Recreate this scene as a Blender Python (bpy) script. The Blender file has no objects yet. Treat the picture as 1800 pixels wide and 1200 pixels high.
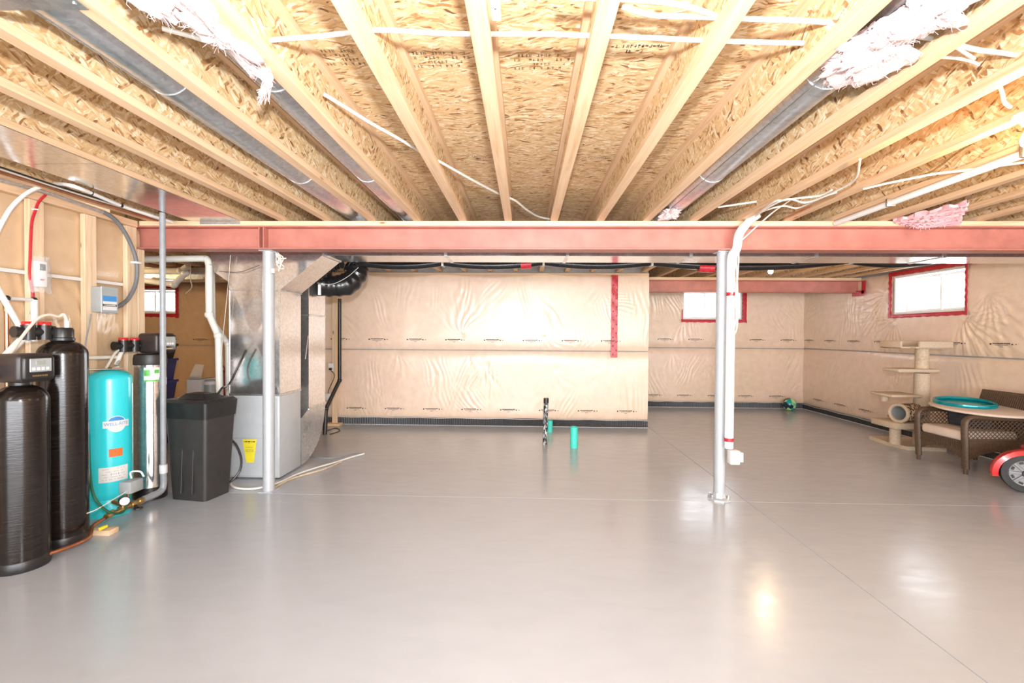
import bpy, bmesh, math, random
import numpy as np
from mathutils import Vector, Matrix

random.seed(7)
RNG = np.random.default_rng(11)
scene = bpy.context.scene
COL = scene.collection

# ------------------------------------------------------------------ camera
CAM_H, FPX = 1.43, 810.0
YAW, PITCH, ROLL = math.radians(1.65), math.radians(-.85), math.radians(.41)
_f = Vector((-math.sin(YAW) * math.cos(PITCH), math.cos(YAW) * math.cos(PITCH), math.sin(PITCH)))
_r0 = Vector((math.cos(YAW), math.sin(YAW), 0)); _u0 = _r0.cross(_f)
_r = _r0 * math.cos(ROLL) + _u0 * math.sin(ROLL); _u = -_r0 * math.sin(ROLL) + _u0 * math.cos(ROLL)
cd = bpy.data.cameras.new('camera'); cd.sensor_width = 36.0; cd.lens = FPX / 1800 * 36; cd.clip_start = .05; cd.clip_end = 200
cam = bpy.data.objects.new('camera', cd); COL.objects.link(cam)
cam.matrix_world = Matrix(((_r.x, _u.x, -_f.x, 0), (_r.y, _u.y, -_f.y, 0), (_r.z, _u.z, -_f.z, CAM_H), (0, 0, 0, 1)))
scene.camera = cam

# ------------------------------------------------------------------ light and exposure
scene.view_settings.view_transform = 'Standard'
scene.view_settings.look = 'None'
scene.view_settings.gamma = 1.0
scene.view_settings.use_curve_mapping = False
scene.view_settings.exposure = 0.2
world = bpy.data.worlds.new('overcast_sky'); scene.world = world; world.use_nodes = True
bg = world.node_tree.nodes['Background']; bg.inputs[0].default_value = (.93, .97, 1, 1); bg.inputs[1].default_value = 7.5

def lamp(name, kind, loc, energy, color=(1, 1, 1), size=.1, size_y=None, rot=(0, 0, 0)):
    l = bpy.data.lights.new(name, kind); l.energy = energy; l.color = color
    if kind == 'AREA':
        l.shape = 'RECTANGLE'; l.size = size; l.size_y = size_y or size
    else:
        l.shadow_soft_size = size
    o = bpy.data.objects.new(name, l); o.location = loc; o.rotation_euler = rot; COL.objects.link(o); return o
# the photographer's flash beside the camera, and its soft bounce from the room behind
fl_ = lamp('camera_flash', 'SPOT', (.04, -.06, 1.76), 540, (.94, .965, 1), .045, None, (math.radians(106), 0, 0))
fl_.data.spot_size = math.radians(165); fl_.data.spot_blend = 1.0
lamp('flash_bounce', 'AREA', (1.0, -2.9, 1.25), 700, (.90, .95, 1), 8.6, 2.2, (math.radians(96), 0, 0))

# ------------------------------------------------------------------ helpers
def at(px, py, X=None, Y=None, Z=None):
    """the point of the room seen at a picture position, on the plane X, Y or Z = value"""
    d = _f + _r * ((px - 900) / FPX) + _u * ((600 - py) / FPX)
    if X is not None: t = X / d.x
    elif Y is not None: t = Y / d.y
    else: t = (Z - CAM_H) / d.z
    return Vector((d.x * t, d.y * t, CAM_H + d.z * t))

def cat(pts, n=6):
    """Catmull-Rom through the points"""
    P = [Vector(p) for p in pts]
    if len(P) < 3: return P
    Q = [P[0] * 2 - P[1]] + P + [P[-1] * 2 - P[-2]]
    out = []
    for i in range(1, len(Q) - 2):
        a, b, c, d = Q[i - 1], Q[i], Q[i + 1], Q[i + 2]
        for k in range(n):
            t = k / n
            out.append(.5 * ((2 * b) + (c - a) * t + (2 * a - 5 * b + 4 * c - d) * t * t + (3 * b - a - 3 * c + d) * t ** 3))
    out.append(P[-1]); return out

class MB:
    def __init__(s): s.v = []; s.f = []
    def add(s, v, f):
        o = len(s.v); s.v += [tuple(p) for p in v]; s.f += [tuple(i + o for i in q) for q in f]; return s
    def box(s, x0, x1, y0, y1, z0, z1, b=0, seg=2, M=None):
        if b <= 0:
            v = [(x, y, z) for x in (x0, x1) for y in (y0, y1) for z in (z0, z1)]
            f = [(0, 1, 3, 2), (4, 6, 7, 5), (0, 4, 5, 1), (2, 3, 7, 6), (0, 2, 6, 4), (1, 5, 7, 3)]
        else:
            bm = bmesh.new(); bmesh.ops.create_cube(bm, size=1)
            for q in bm.verts:
                q.co = ((x0 + x1) / 2 + q.co.x * (x1 - x0), (y0 + y1) / 2 + q.co.y * (y1 - y0), (z0 + z1) / 2 + q.co.z * (z1 - z0))
            bmesh.ops.bevel(bm, geom=list(bm.edges), offset=b, segments=seg, affect='EDGES', profile=.5)
            bm.verts.ensure_lookup_table(); v = [q.co.copy() for q in bm.verts]; f = [tuple(q.index for q in p.verts) for p in bm.faces]; bm.free()
        if M is not None: v = [M @ Vector(p) for p in v]
        return s.add(v, f)
    def tube(s, pts, r, n=8, caps=True, flat=1.0):
        P = [Vector(p) for p in pts]; m = len(P)
        R = r if callable(r) else (lambda t: r)
        T = []
        for i in range(m):
            t = (P[min(i + 1, m - 1)] - P[max(i - 1, 0)]); T.append(t.normalized() if t.length > 1e-9 else Vector((0, 0, 1)))
        ref = Vector((0, 0, 1)) if abs(T[0].z) < .9 else Vector((1, 0, 0))
        nn = T[0].cross(ref).normalized(); v = []; f = []
        for i in range(m):
            nn = (nn - T[i] * nn.dot(T[i]));
            nn = nn.normalized() if nn.length > 1e-6 else T[i].orthogonal().normalized()
            bb = T[i].cross(nn); rr = R(i / max(1, m - 1))
            for k in range(n):
                a = 2 * math.pi * k / n; v.append(P[i] + nn * (math.cos(a) * rr) + bb * (math.sin(a) * rr * flat))
        for i in range(m - 1):
            for k in range(n):
                a = i * n + k; b = i * n + (k + 1) % n; f.append((a, b, b + n, a + n))
        if caps: f.append(tuple(range(n - 1, -1, -1))); f.append(tuple(range((m - 1) * n, m * n)))
        return s.add(v, f)
    def cyl(s, p0, p1, r, n=20, r1=None, caps=True):
        r1 = r if r1 is None else r1
        return s.tube([p0, p1], lambda t: r + (r1 - r) * t, n, caps)
    def lathe(s, prof, c=(0, 0, 0), n=32, M=None):
        v = []; f = []; m = len(prof)
        for (r, z) in prof:
            for k in range(n):
                a = 2 * math.pi * k / n; v.append(Vector((c[0] + r * math.cos(a), c[1] + r * math.sin(a), c[2] + z)))
        for i in range(m - 1):
            for k in range(n):
                a = i * n + k; b = i * n + (k + 1) % n; f.append((a, b, b + n, a + n))
        if prof[0][0] > 1e-6: f.append(tuple(range(n - 1, -1, -1)))
        if prof[-1][0] > 1e-6: f.append(tuple(range((m - 1) * n, m * n)))
        if M is not None: v = [M @ p for p in v]
        return s.add(v, f)
    def prism(s, poly, axis, a0, a1, M=None):
        """poly: 2-D outline; axis 'x': (y,z), 'y': (x,z), 'z': (x,y)"""
        def mk(p, a): return {'x': (a, p[0], p[1]), 'y': (p[0], a, p[1]), 'z': (p[0], p[1], a)}[axis]
        n = len(poly); v = [mk(p, a0) for p in poly] + [mk(p, a1) for p in poly]
        f = [tuple(range(n))[::-1], tuple(range(n, 2 * n))] + [(i, (i + 1) % n, (i + 1) % n + n, i + n) for i in range(n)]
        if M is not None: v = [M @ Vector(p) for p in v]
        return s.add(v, f)
    def ball(s, c, r, nu=20, nv=12):
        rx, ry, rz = (r, r, r) if not hasattr(r, '__len__') else r
        v = []; f = []
        for i in range(nv + 1):
            th = math.pi * i / nv
            for k in range(nu):
                a = 2 * math.pi * k / nu
                v.append((c[0] + rx * math.sin(th) * math.cos(a), c[1] + ry * math.sin(th) * math.sin(a), c[2] - rz * math.cos(th)))
        for i in range(nv):
            for k in range(nu):
                a = i * nu + k; b = i * nu + (k + 1) % nu; f.append((a, b, b + nu, a + nu))
        return s.add(v, f)
    def quad(s, a, b, c, d): return s.add([a, b, c, d], [(0, 1, 2, 3)])
    def mesh(s, name, mat, off=Vector(), smooth=True, ang=35):
        me = bpy.data.meshes.new(name)
        me.from_pydata([(p[0] - off.x, p[1] - off.y, p[2] - off.z) for p in s.v], [], s.f)
        bm = bmesh.new(); bm.from_mesh(me); bmesh.ops.recalc_face_normals(bm, faces=bm.faces); bm.to_mesh(me); bm.free()
        if smooth:
            me.shade_smooth(); me.set_sharp_from_angle(angle=math.radians(ang))
        me.materials.append(mat); me.update(); return me
    def build(s, name, mat, parent=None, local=False, smooth=True, ang=35):
        off = Vector() if local or parent is None else wloc(parent)
        return link(name, s.mesh(name, mat, off, smooth, ang), parent)

def wloc(o):
    p = Vector()
    while o is not None: p = p + o.location; o = o.parent
    return p
def link(name, me, parent=None, loc=(0, 0, 0), rot=(0, 0, 0)):
    o = bpy.data.objects.new(name, me); COL.objects.link(o); o.parent = parent; o.location = loc; o.rotation_euler = rot; return o
def tag(o, label, cat_, group=None):
    o['label'] = label; o['category'] = cat_
    if group: o['group'] = group
    return o
def thing(name, label, cat_, loc=(0, 0, 0), rz=0, group=None):
    o = bpy.data.objects.new(name, None); COL.objects.link(o); o.empty_display_size = .1
    o.location = loc; o.rotation_euler = (0, 0, rz); return tag(o, label, cat_, group)
def struct(o): o['kind'] = 'structure'; return o

# ------------------------------------------------------------------ materials
def nodes_of(name):
    m = bpy.data.materials.new(name); m.use_nodes = True; nt = m.node_tree
    return m, nt, nt.nodes['Principled BSDF']
def ramp(nt, fac, stops):
    r = nt.nodes.new('ShaderNodeValToRGB'); e = r.color_ramp.elements
    while len(e) < len(stops): e.new(.5)
    for i, (p, c) in enumerate(stops): e[i].position = p; e[i].color = (*c, 1) if len(c) == 3 else c
    nt.links.new(fac, r.inputs[0]); return r.outputs[0]
def pos(nt, scale=(1, 1, 1), rot=(0, 0, 0), world_=True):
    if world_: g = nt.nodes.new('ShaderNodeNewGeometry').outputs['Position']
    else: g = nt.nodes.new('ShaderNodeTexCoord').outputs['Object']
    m = nt.nodes.new('ShaderNodeMapping'); m.inputs['Scale'].default_value = scale; m.inputs['Rotation'].default_value = rot
    nt.links.new(g, m.inputs['Vector']); return m.outputs[0]
def noise(nt, vec, scale, detail=3, rough=.55, dist=0):
    n = nt.nodes.new('ShaderNodeTexNoise'); n.inputs['Scale'].default_value = scale; n.inputs['Detail'].default_value = detail
    n.inputs['Roughness'].default_value = rough; n.inputs['Distortion'].default_value = dist
    nt.links.new(vec, n.inputs['Vector']); return n.outputs[0]
def mixc(nt, fac, a, b, blend='MIX'):
    m = nt.nodes.new('ShaderNodeMix'); m.data_type = 'RGBA'; m.blend_type = blend
    for sck, val in ((m.inputs[0], fac), (m.inputs[6], a), (m.inputs[7], b)):
        if isinstance(val, (int, float)): sck.default_value = val
        elif isinstance(val, tuple): sck.default_value = (*val, 1)
        else: nt.links.new(val, sck)
    return m.outputs[2]
def bump(nt, bsdf, h, strength=.3, dist=.005):
    b = nt.nodes.new('ShaderNodeBump'); b.inputs['Strength'].default_value = strength; b.inputs['Distance'].default_value = dist
    nt.links.new(h, b.inputs['Height']); nt.links.new(b.outputs[0], bsdf.inputs['Normal'])

def plain(name, c, rough=.5, metal=0, var=.12, vs=14, bmp=0, bs=80, coat=0, spec=.5, trans=0, alpha=1):
    m, nt, b = nodes_of(name)
    n = noise(nt, pos(nt), vs, 3)
    lo = tuple(x * (1 - var) for x in c); hi = tuple(min(1, x * (1 + var * .6)) for x in c)
    nt.links.new(ramp(nt, n, [(.3, lo), (.7, hi)]), b.inputs['Base Color'])
    b.inputs['Roughness'].default_value = rough; b.inputs['Metallic'].default_value = metal
    b.inputs['Coat Weight'].default_value = coat; b.inputs['Coat Roughness'].default_value = .08
    b.inputs['Specular IOR Level'].default_value = spec
    b.inputs['Transmission Weight'].default_value = trans; b.inputs['Alpha'].default_value = alpha
    if bmp: bump(nt, b, noise(nt, pos(nt), bs, 4), bmp, .003)
    return m

def osb(name, s1, s2, normal_axis):
    """strand board: s1, s2 = texture scales of the two flake layers"""
    m, nt, b = nodes_of(name); L = nt.links
    rots = {'z': ((0, 0, .22), (0, 0, -.35)), 'x': ((.85, 0, 0), (-.45, 0, 0))}[normal_axis]
    cols = []
    def warped(s, r):
        p = pos(nt); nz = nt.nodes.new('ShaderNodeTexNoise'); nz.inputs['Scale'].default_value = 8.0; nz.inputs['Detail'].default_value = 2
        L.new(p, nz.inputs['Vector'])
        a = nt.nodes.new('ShaderNodeVectorMath'); a.operation = 'MULTIPLY_ADD'; a.inputs[1].default_value = (.07, .07, .07)
        L.new(nz.outputs['Color'], a.inputs[0]); L.new(p, a.inputs[2])
        mp = nt.nodes.new('ShaderNodeMapping'); mp.vector_type = 'TEXTURE'
        mp.inputs['Rotation'].default_value = r; mp.inputs['Scale'].default_value = tuple(1 / x for x in s)
        L.new(a.outputs[0], mp.inputs['Vector']); return mp.outputs[0]
    for s, r in ((s1, rots[0]), (s2, rots[1])):
        vo = nt.nodes.new('ShaderNodeTexVoronoi'); vo.inputs['Scale'].default_value = 1; vo.inputs['Randomness'].default_value = 1
        L.new(warped(s, r), vo.inputs['Vector'])
        sp = nt.nodes.new('ShaderNodeSeparateColor'); L.new(vo.outputs['Color'], sp.inputs[0])
        cols.append(ramp(nt, sp.outputs[0], [(0, (.20, .085, .03)), (.05, (.42, .215, .08)), (.20, (.68, .44, .215)), (.7, (.79, .565, .315)), (1, (.92, .78, .56))]))
    mask = ramp(nt, noise(nt, pos(nt), 22, 2), [(.44, (0, 0, 0)), (.56, (1, 1, 1))])
    c = mixc(nt, mask, cols[0], cols[1])
    fine = noise(nt, pos(nt, s1), 2.2, 3)
    c = mixc(nt, .35, c, ramp(nt, fine, [(.3, (.45, .45, .45)), (.7, (1, 1, 1))]), 'MULTIPLY')
    big = noise(nt, pos(nt), 1.7, 2)
    c = mixc(nt, .35, c, ramp(nt, big, [(.35, (.78, .68, .56)), (.65, (1, 1, 1))]), 'MULTIPLY')
    L.new(c, b.inputs['Base Color']); b.inputs['Roughness'].default_value = .62
    bump(nt, b, fine, .25, .004)
    return m

def lumber(name, c, axis='y', knots=True):
    m, nt, b = nodes_of(name); L = nt.links
    s = {'x': (1.2, 22, 22), 'y': (22, 1.2, 22), 'z': (22, 22, 1.2)}[axis]
    g = noise(nt, pos(nt, s), 1.6, 5, .6, .4)
    col = ramp(nt, g, [(.25, tuple(x * f for x, f in zip(c, (.80, .70, .58)))), (.5, c), (.75, tuple(min(1, x * f) for x, f in zip(c, (1.1, 1.13, 1.2))))])
    if knots:
        vo = nt.nodes.new('ShaderNodeTexVoronoi'); vo.inputs['Scale'].default_value = 3.2
        L.new(pos(nt, {'x': (.6, 2, 2), 'y': (2, .6, 2), 'z': (2, 2, .6)}[axis]), vo.inputs['Vector'])
        k = ramp(nt, vo.outputs['Distance'], [(.035, (1, 1, 1)), (.075, (0, 0, 0))])
        col = mixc(nt, k, col, (.26, .11, .035))
    L.new(col, b.inputs['Base Color']); b.inputs['Roughness'].default_value = .6
    bump(nt, b, g, .15, .002); return m

def insulation(name, c, pink):
    m, nt, b = nodes_of(name); L = nt.links
    n1 = noise(nt, pos(nt), 1.3, 4); n2 = noise(nt, pos(nt), 9, 4)
    col = ramp(nt, n1, [(.32, c), (.62, pink)])
    col = mixc(nt, .28, col, ramp(nt, n2, [(.3, (.72, .66, .6)), (.65, (1, 1, 1))]), 'MULTIPLY')
    L.new(col, b.inputs['Base Color'])
    b.inputs['Roughness'].default_value = .42; b.inputs['Coat Weight'].default_value = .6; b.inputs['Coat Roughness'].default_value = .19
    b.inputs['Specular IOR Level'].default_value = .45
    bump(nt, b, noise(nt, pos(nt), 30, 4, .6, 1.2), .22, .006)
    return m

def galv(name, c=(.62, .64, .65), rough=.28):
    m, nt, b = nodes_of(name); L = nt.links
    vo = nt.nodes.new('ShaderNodeTexVoronoi'); vo.inputs['Scale'].default_value = 55; L.new(pos(nt), vo.inputs['Vector'])
    sp = nt.nodes.new('ShaderNodeSeparateColor'); L.new(vo.outputs['Color'], sp.inputs[0])
    L.new(ramp(nt, sp.outputs[0], [(0, tuple(x * .88 for x in c)), (1, tuple(min(1, x * 1.1) for x in c))]), b.inputs['Base Color'])
    b.inputs['Metallic'].default_value = .92
    n = noise(nt, pos(nt), 6, 3)
    L.new(ramp(nt, n, [(.3, (rough * .8,) * 3), (.7, (rough * 1.3,) * 3)]), b.inputs['Roughness'])
    bump(nt, b, noise(nt, pos(nt), 4, 2), .12, .02)
    return m

def floor_mat():
    m, nt, b = nodes_of('grey_floor_paint'); L = nt.links
    n1 = noise(nt, pos(nt), .9, 4); n2 = noise(nt, pos(nt, (1, 3.0, 1), (0, 0, .15)), 3.5, 5, .62, .6)
    col = ramp(nt, n1, [(.3, (.44, .465, .505)), (.7, (.465, .49, .53))])
    col = mixc(nt, .22, col, ramp(nt, n2, [(.3, (.82, .81, .80)), (.62, (1, 1, 1))]), 'MULTIPLY')
    vo = nt.nodes.new('ShaderNodeTexVoronoi'); vo.inputs['Scale'].default_value = 1.6; L.new(pos(nt), vo.inputs['Vector'])
    col = mixc(nt, ramp(nt, vo.outputs['Distance'], [(.004, (1, 1, 1)), (.010, (0, 0, 0))]), col, (.75, .73, .7))
    L.new(col, b.inputs['Base Color'])
    L.new(ramp(nt, n2, [(.3, (.15,) * 3), (.7, (.26,) * 3)]), b.inputs['Roughness'])
    b.inputs['Specular IOR Level'].default_value = .6
    bump(nt, b, noise(nt, pos(nt), 3.0, 4), .05, .03)
    return m

M = {}
M['floor'] = floor_mat()
M['osb'] = osb('strand_board_deck', (15, 85, 20), (22, 110, 20), 'z')
M['osbweb'] = osb('strand_board_web', (20, 17, 85), (20, 22, 105), 'x')
M['pine_y'] = lumber('pine_lumber_lengthwise', (.66, .445, .27), 'y')
M['pine_x'] = lumber('pine_lumber_crosswise', (.70, .50, .32), 'x')
M['pine_z'] = lumber('pine_lumber_upright', (.74, .55, .36), 'z')
M['insul'] = insulation('insulation_under_poly', (.78, .61, .45), (.83, .62, .485))
M['insul_tan'] = insulation('tan_insulation_under_poly', (.60, .41, .235), (.64, .455, .28))
M['steel_red'] = plain('red_oxide_primer', (.46, .165, .125), .45, 0, .18, 7, .1, 60)
M['post'] = plain('grey_post_paint', (.44, .46, .48), .32, .15, .06)
M['galv'] = galv('galvanised_sheet')
M['galv_mirror'] = galv('bright_sheet', (.72, .71, .70), .16)
M['galv_dull'] = galv('dull_galvanised', (.66, .68, .70), .34)
M['concrete'] = plain('bare_concrete', (.42, .40, .38), .85, 0, .15, 6, .2, 40)
M['membrane'] = plain('black_dimple_membrane', (.035, .035, .037), .42, 0, .2)
M['white_edge'] = plain('pale_plastic_edge', (.6, .6, .6), .4)
M['black'] = plain('black_plastic', (.017, .016, .016), .35, 0, .2, 20, .06, 120)
M['black_tank'] = None
M['dkgrey'] = plain('dark_grey_plastic', (.032, .029, .028), .45, 0, .15)
M['brown_blk'] = plain('brown_black_plastic', (.035, .026, .024), .4, 0, .15)
M['white'] = plain('white_plastic', (.80, .80, .78), .4, 0, .05)
M['pvc'] = plain('white_pvc', (.78, .77, .70), .35, 0, .06)
M['cable'] = plain('white_cable_jacket', (.66, .63, .56), .45, 0, .06)
M['vinyl'] = plain('white_vinyl_frame', (.82, .82, .80), .35, 0, .04)
M['redtape'] = plain('red_sheathing_tape', (.52, .022, .035), .3, 0, .3, 40, .35, 45)
M['red'] = plain('red_plastic', (.62, .02, .022), .25, 0, .1, 10, 0, 1, .4)
M['teal_tank'] = plain('turquoise_enamel', (.03, .66, .73), .28, 0, .05, 5, .03, 90, .3)
M['teal_pipe'] = plain('turquoise_sewer_pipe', (.06, .62, .50), .4, 0, .08)
M['teal_gloss'] = plain('glossy_teal_plastic', (.0, .26, .30), .18, .3, .2, 20)
M['steel'] = galv('polished_stainless', (.82, .81, .80), .12)
M['furnace'] = plain('pale_grey_enamel', (.50, .53, .55), .35, .1, .04)
M['copper'] = plain('copper_pipe', (.50, .22, .12), .3, .9, .25)
M['brass'] = plain('brass_fitting', (.55, .38, .15), .32, .9, .25, 40)
M['greyconduit'] = plain('grey_conduit', (.27, .285, .30), .4, 0, .12)
M['greyflex'] = plain('grey_flexible_conduit', (.16, .165, .17), .5, 0, .12)
M['greybox'] = plain('grey_metal_box', (.36, .38, .38), .45, .1, .06)
M['greenhose'] = plain('green_hose', (.012, .10, .05), .3, 0, .2)
M['yellow'] = plain('yellow_paper', (.85, .72, .03), .6, 0, .05)
M['orange'] = plain('orange_paper', (.85, .16, .03), .6, 0, .05)
M['paper'] = plain('white_paper', (.75, .74, .72), .6, 0, .06)
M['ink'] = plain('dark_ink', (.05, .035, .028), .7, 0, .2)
M['inkfaint'] = plain('faint_brown_ink', (.20, .12, .06), .7, 0, .3)
M['blueprint'] = plain('blue_print', (.05, .26, .60), .5, 0, .1)
M['lilac'] = plain('lilac_print', (.55, .55, .85), .5, 0, .06)
M['greenprint'] = plain('green_print', (.12, .50, .08), .5, 0, .3, 30)
M['pinkwool'] = plain('pink_glass_wool', (.74, .58, .56), .95, 0, .10, 18, .8, 60, 0, .1)
M['pinkbatt'] = plain('deep_pink_glass_wool', (.80, .46, .48), .95, 0, .15, 18, .8, 60, 0, .1)
M['flexblack'] = plain('shiny_black_sleeve', (.014, .013, .014), .22, 0, .2, 20, .25, 30)
M['rubber'] = plain('black_rubber', (.02, .02, .02), .6, 0, .2)
M['carpet'] = plain('cream_carpet', (.58, .455, .33), .95, 0, .14, 60, .6, 220, 0, .1)
M['sisal'] = plain('sisal_wrap', (.60, .47, .33), .9, 0, .2, 40, .6, 150, 0, .1)
M['wicker'] = plain('brown_wicker', (.10, .060, .034), .5, 0, .35, 60, .5, 130)
M['cushion'] = plain('beige_cushion', (.68, .55, .45), .85, 0, .06, 9, .1, 200)
M['navy'] = plain('navy_plastic', (.03, .035, .16), .4, 0, .15)
M['pillow'] = plain('charcoal_cloth', (.035, .035, .04), .8, 0, .5, 18, .3, 60)
M['rim'] = plain('silver_plastic', (.17, .17, .175), .4, .3, .15)
M['carton'] = plain('white_carton', (.74, .70, .66), .75, 0, .05)
M['darkred'] = plain('dark_red_cloth', (.16, .01, .012), .7)
M['lcd'] = plain('lcd_grey', (.30, .31, .27), .3)
def _tank():
    m, nt, b = nodes_of('wound_black_fibreglass'); L = nt.links
    n = noise(nt, pos(nt, (9, 9, 110), (.06, .05, 0)), 1.2, 4)
    L.new(ramp(nt, n, [(.35, (.007, .005, .004)), (.7, (.020, .014, .012))]), b.inputs['Base Color'])
    b.inputs['Roughness'].default_value = .16; bump(nt, b, n, .22, .003); return m
M['black_tank'] = _tank()
def _glass():
    m = bpy.data.materials.new('window_glass'); m.use_nodes = True; nt = m.node_tree; nt.nodes.clear()
    o = nt.nodes.new('ShaderNodeOutputMaterial'); mx = nt.nodes.new('ShaderNodeMixShader')
    t = nt.nodes.new('ShaderNodeBsdfTransparent'); t.inputs[0].default_value = (.96, .98, 1, 1)
    g = nt.nodes.new('ShaderNodeBsdfGlossy'); g.inputs['Roughness'].default_value = .03
    mx.inputs[0].default_value = .06
    nt.links.new(t.outputs[0], mx.inputs[1]); nt.links.new(g.outputs[0], mx.inputs[2]); nt.links.new(mx.outputs[0], o.inputs[0]); return m
M['glass'] = _glass()
def _poly():
    m = bpy.data.materials.new('clear_polythene'); m.use_nodes = True; nt = m.node_tree; nt.nodes.clear()
    o = nt.nodes.new('ShaderNodeOutputMaterial'); mx = nt.nodes.new('ShaderNodeMixShader')
    t = nt.nodes.new('ShaderNodeBsdfTransparent'); d = nt.nodes.new('ShaderNodeBsdfPrincipled')
    d.inputs['Base Color'].default_value = (.85, .85, .85, 1); d.inputs['Roughness'].default_value = .2
    mx.inputs[0].default_value = .25
    nt.links.new(t.outputs[0], mx.inputs[1]); nt.links.new(d.outputs[0], mx.inputs[2]); nt.links.new(mx.outputs[0], o.inputs[0]); return m
M['poly'] = _poly()
def _leopard():
    m, nt, b = nodes_of('leopard_print'); vo = nt.nodes.new('ShaderNodeTexVoronoi'); vo.inputs['Scale'].default_value = 36
    nt.links.new(pos(nt), vo.inputs['Vector'])
    nt.links.new(ramp(nt, vo.outputs['Distance'], [(.25, (.03, .02, .015)), (.42, (.05, .03, .02)), (.5, (.55, .38, .24)), (.8, (.62, .45, .30))]), b.inputs['Base Color'])
    b.inputs['Roughness'].default_value = .9; return m
M['leopard'] = _leopard()
def _abs():
    m, nt, b = nodes_of('paint_smeared_black_pipe'); n = noise(nt, pos(nt, (60, 60, 22)), 1.0, 3)
    nt.links.new(ramp(nt, n, [(.50, (.014, .013, .013)), (.56, (.5, .52, .52))]), b.inputs['Base Color']); b.inputs['Roughness'].default_value = .4; return m
M['abs_smear'] = _abs()
def _ballmat():
    m, nt, b = nodes_of('teal_black_ball'); vo = nt.nodes.new('ShaderNodeTexVoronoi'); vo.inputs['Scale'].default_value = 13
    nt.links.new(pos(nt, (1, 1, 1)), vo.inputs['Vector']); sp = nt.nodes.new('ShaderNodeSeparateColor'); nt.links.new(vo.outputs['Color'], sp.inputs[0])
    nt.links.new(ramp(nt, sp.outputs[0], [(.34, (.01, .03, .05)), (.36, (.0, .28, .28)), (.75, (.02, .42, .36)), (.86, (.5, .75, .3))]), b.inputs['Base Color'])
    b.inputs['Roughness'].default_value = .25; return m
M['ball'] = _ballmat()
def emis(name, c, s):
    m, nt, b = nodes_of(name); b.inputs['Base Color'].default_value = (*c, 1); b.inputs['Emission Color'].default_value = (*c, 1); b.inputs['Emission Strength'].default_value = s; return m
M['bulb'] = emis('lit_bulb', (1, .80, .48), 22)

# ================================================================== THE ROOM
XL, XR = -3.42, 5.55            # stud wall face, right wall face
YB, YR, YBL = 7.2, 9.33, 9.0    # bump-out wall, far right wall, far left wall
ZJ, ZS = 2.41, 2.66             # underside of joists, of floor deck
YREAR = -3.0

# ---- floor: four slabs between the saw cuts
fl = MB(); fl.box(-8.8, 5.8, YREAR - .1, 9.6, -.12, -.008)
floor = struct(fl.build('floor', M['floor']))
for x0, x1 in ((-8.8, 1.9275), (1.9325, 5.8)):
    for y0, y1 in ((YREAR - .1, 4.018), (4.022, 9.6)):
        MB().box(x0, x1, y0, y1, -.0079, 0, .0015, 1).build('slab', M['floor'], floor)

# ---- ceiling: strand-board deck panels on wooden I-joists
ce = MB(); ce.box(-8.8, 5.8, YREAR - .1, 9.6, ZS + .02, ZS + .1)
ceiling = struct(ce.build('ceiling', M['osb']))
PY, PX = 1.19, 2.37
pm = MB(); pm.box(-PX / 2 + .0015, PX / 2 - .0015, -PY / 2 + .0015, PY / 2 - .0015, 0, .019, .001, 1)
pmesh = pm.mesh('panel', M['osb'])
for j in range(-5, 6):
    yc = 2.62 + PY * (j + .5)
    if yc < YREAR or yc > 9.6: continue
    for i in range(-4, 4):
        xc = .24 + PX * (i + (.5 if j % 2 else 0))
        if xc > 6.5: continue
        link('panel', pmesh, ceiling, (xc, yc, ZS))
JX0, JS = .24, .395
def joist_meshes(y0, y1):
    w = MB(); w.box(-.005, .005, y0, y1, ZJ + .036, ZS - .036)
    fb = MB(); fb.box(-.0315, .0315, y0, y1, ZJ, ZJ + .037, .002, 1)
    return w.mesh('joist', M['osbweb']), fb.mesh('flange', M['pine_y'])
jm_long = joist_meshes(YREAR, 9.32); jm_short = joist_meshes(4.2, 9.0)
for k in range(-22, 14):
    w, fbm = jm_long if k >= -9 else jm_short
    x = JX0 + JS * k
    j = link('joist', w, ceiling, (x, 0, 0))
    link('flange', fbm, j, (0, 0, 0)); link('flange', fbm, j, (0, 0, ZS - ZJ - .037))

# printed grade stamps on the deck: rows of small illegible characters
def stamp_mesh(name, rows, cw, ch, mat, density=.8):
    s = MB()
    for r, n in enumerate(rows):
        for c in range(n):
            if random.random() > density: continue
            x = (c - n / 2) * cw; y = -r * ch * 1.6
            for q in range(random.choice((2, 2, 3))):
                if random.random() < .5:
                    xx = x + random.uniform(0, cw * .6); s.add([(xx, y, 0), (xx + cw * .18, y, 0), (xx + cw * .18, y + ch, 0), (xx, y + ch, 0)], [(0, 1, 2, 3)])
                else:
                    yy = y + random.uniform(0, ch * .8); s.add([(x, yy, 0), (x + cw * .7, yy, 0), (x + cw * .7, yy + ch * .18, 0), (x, yy + ch * .18, 0)], [(0, 1, 2, 3)])
    return s.mesh(name, mat, smooth=False)
st = [stamp_mesh('grade_stamp', (14, 16, 12, 16), .017, .02, M['inkfaint'], .55), stamp_mesh('grade_stamp', (15, 5), .016, .022, M['ink'], .8), stamp_mesh('grade_stamp', (16, 10), .014, .016, M['inkfaint'], .8)]
for mi, px, py in ((0, 770, 96), (0, 955, 100), (1, 1115, 84), (2, 850, 275), (2, 1055, 277), (0, 610, 92), (2, 700, 262)):
    p = at(px, py, Z=ZS - .0015); link('grade_stamp', st[mi], ceiling, p, (0, 0, math.pi))

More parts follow.
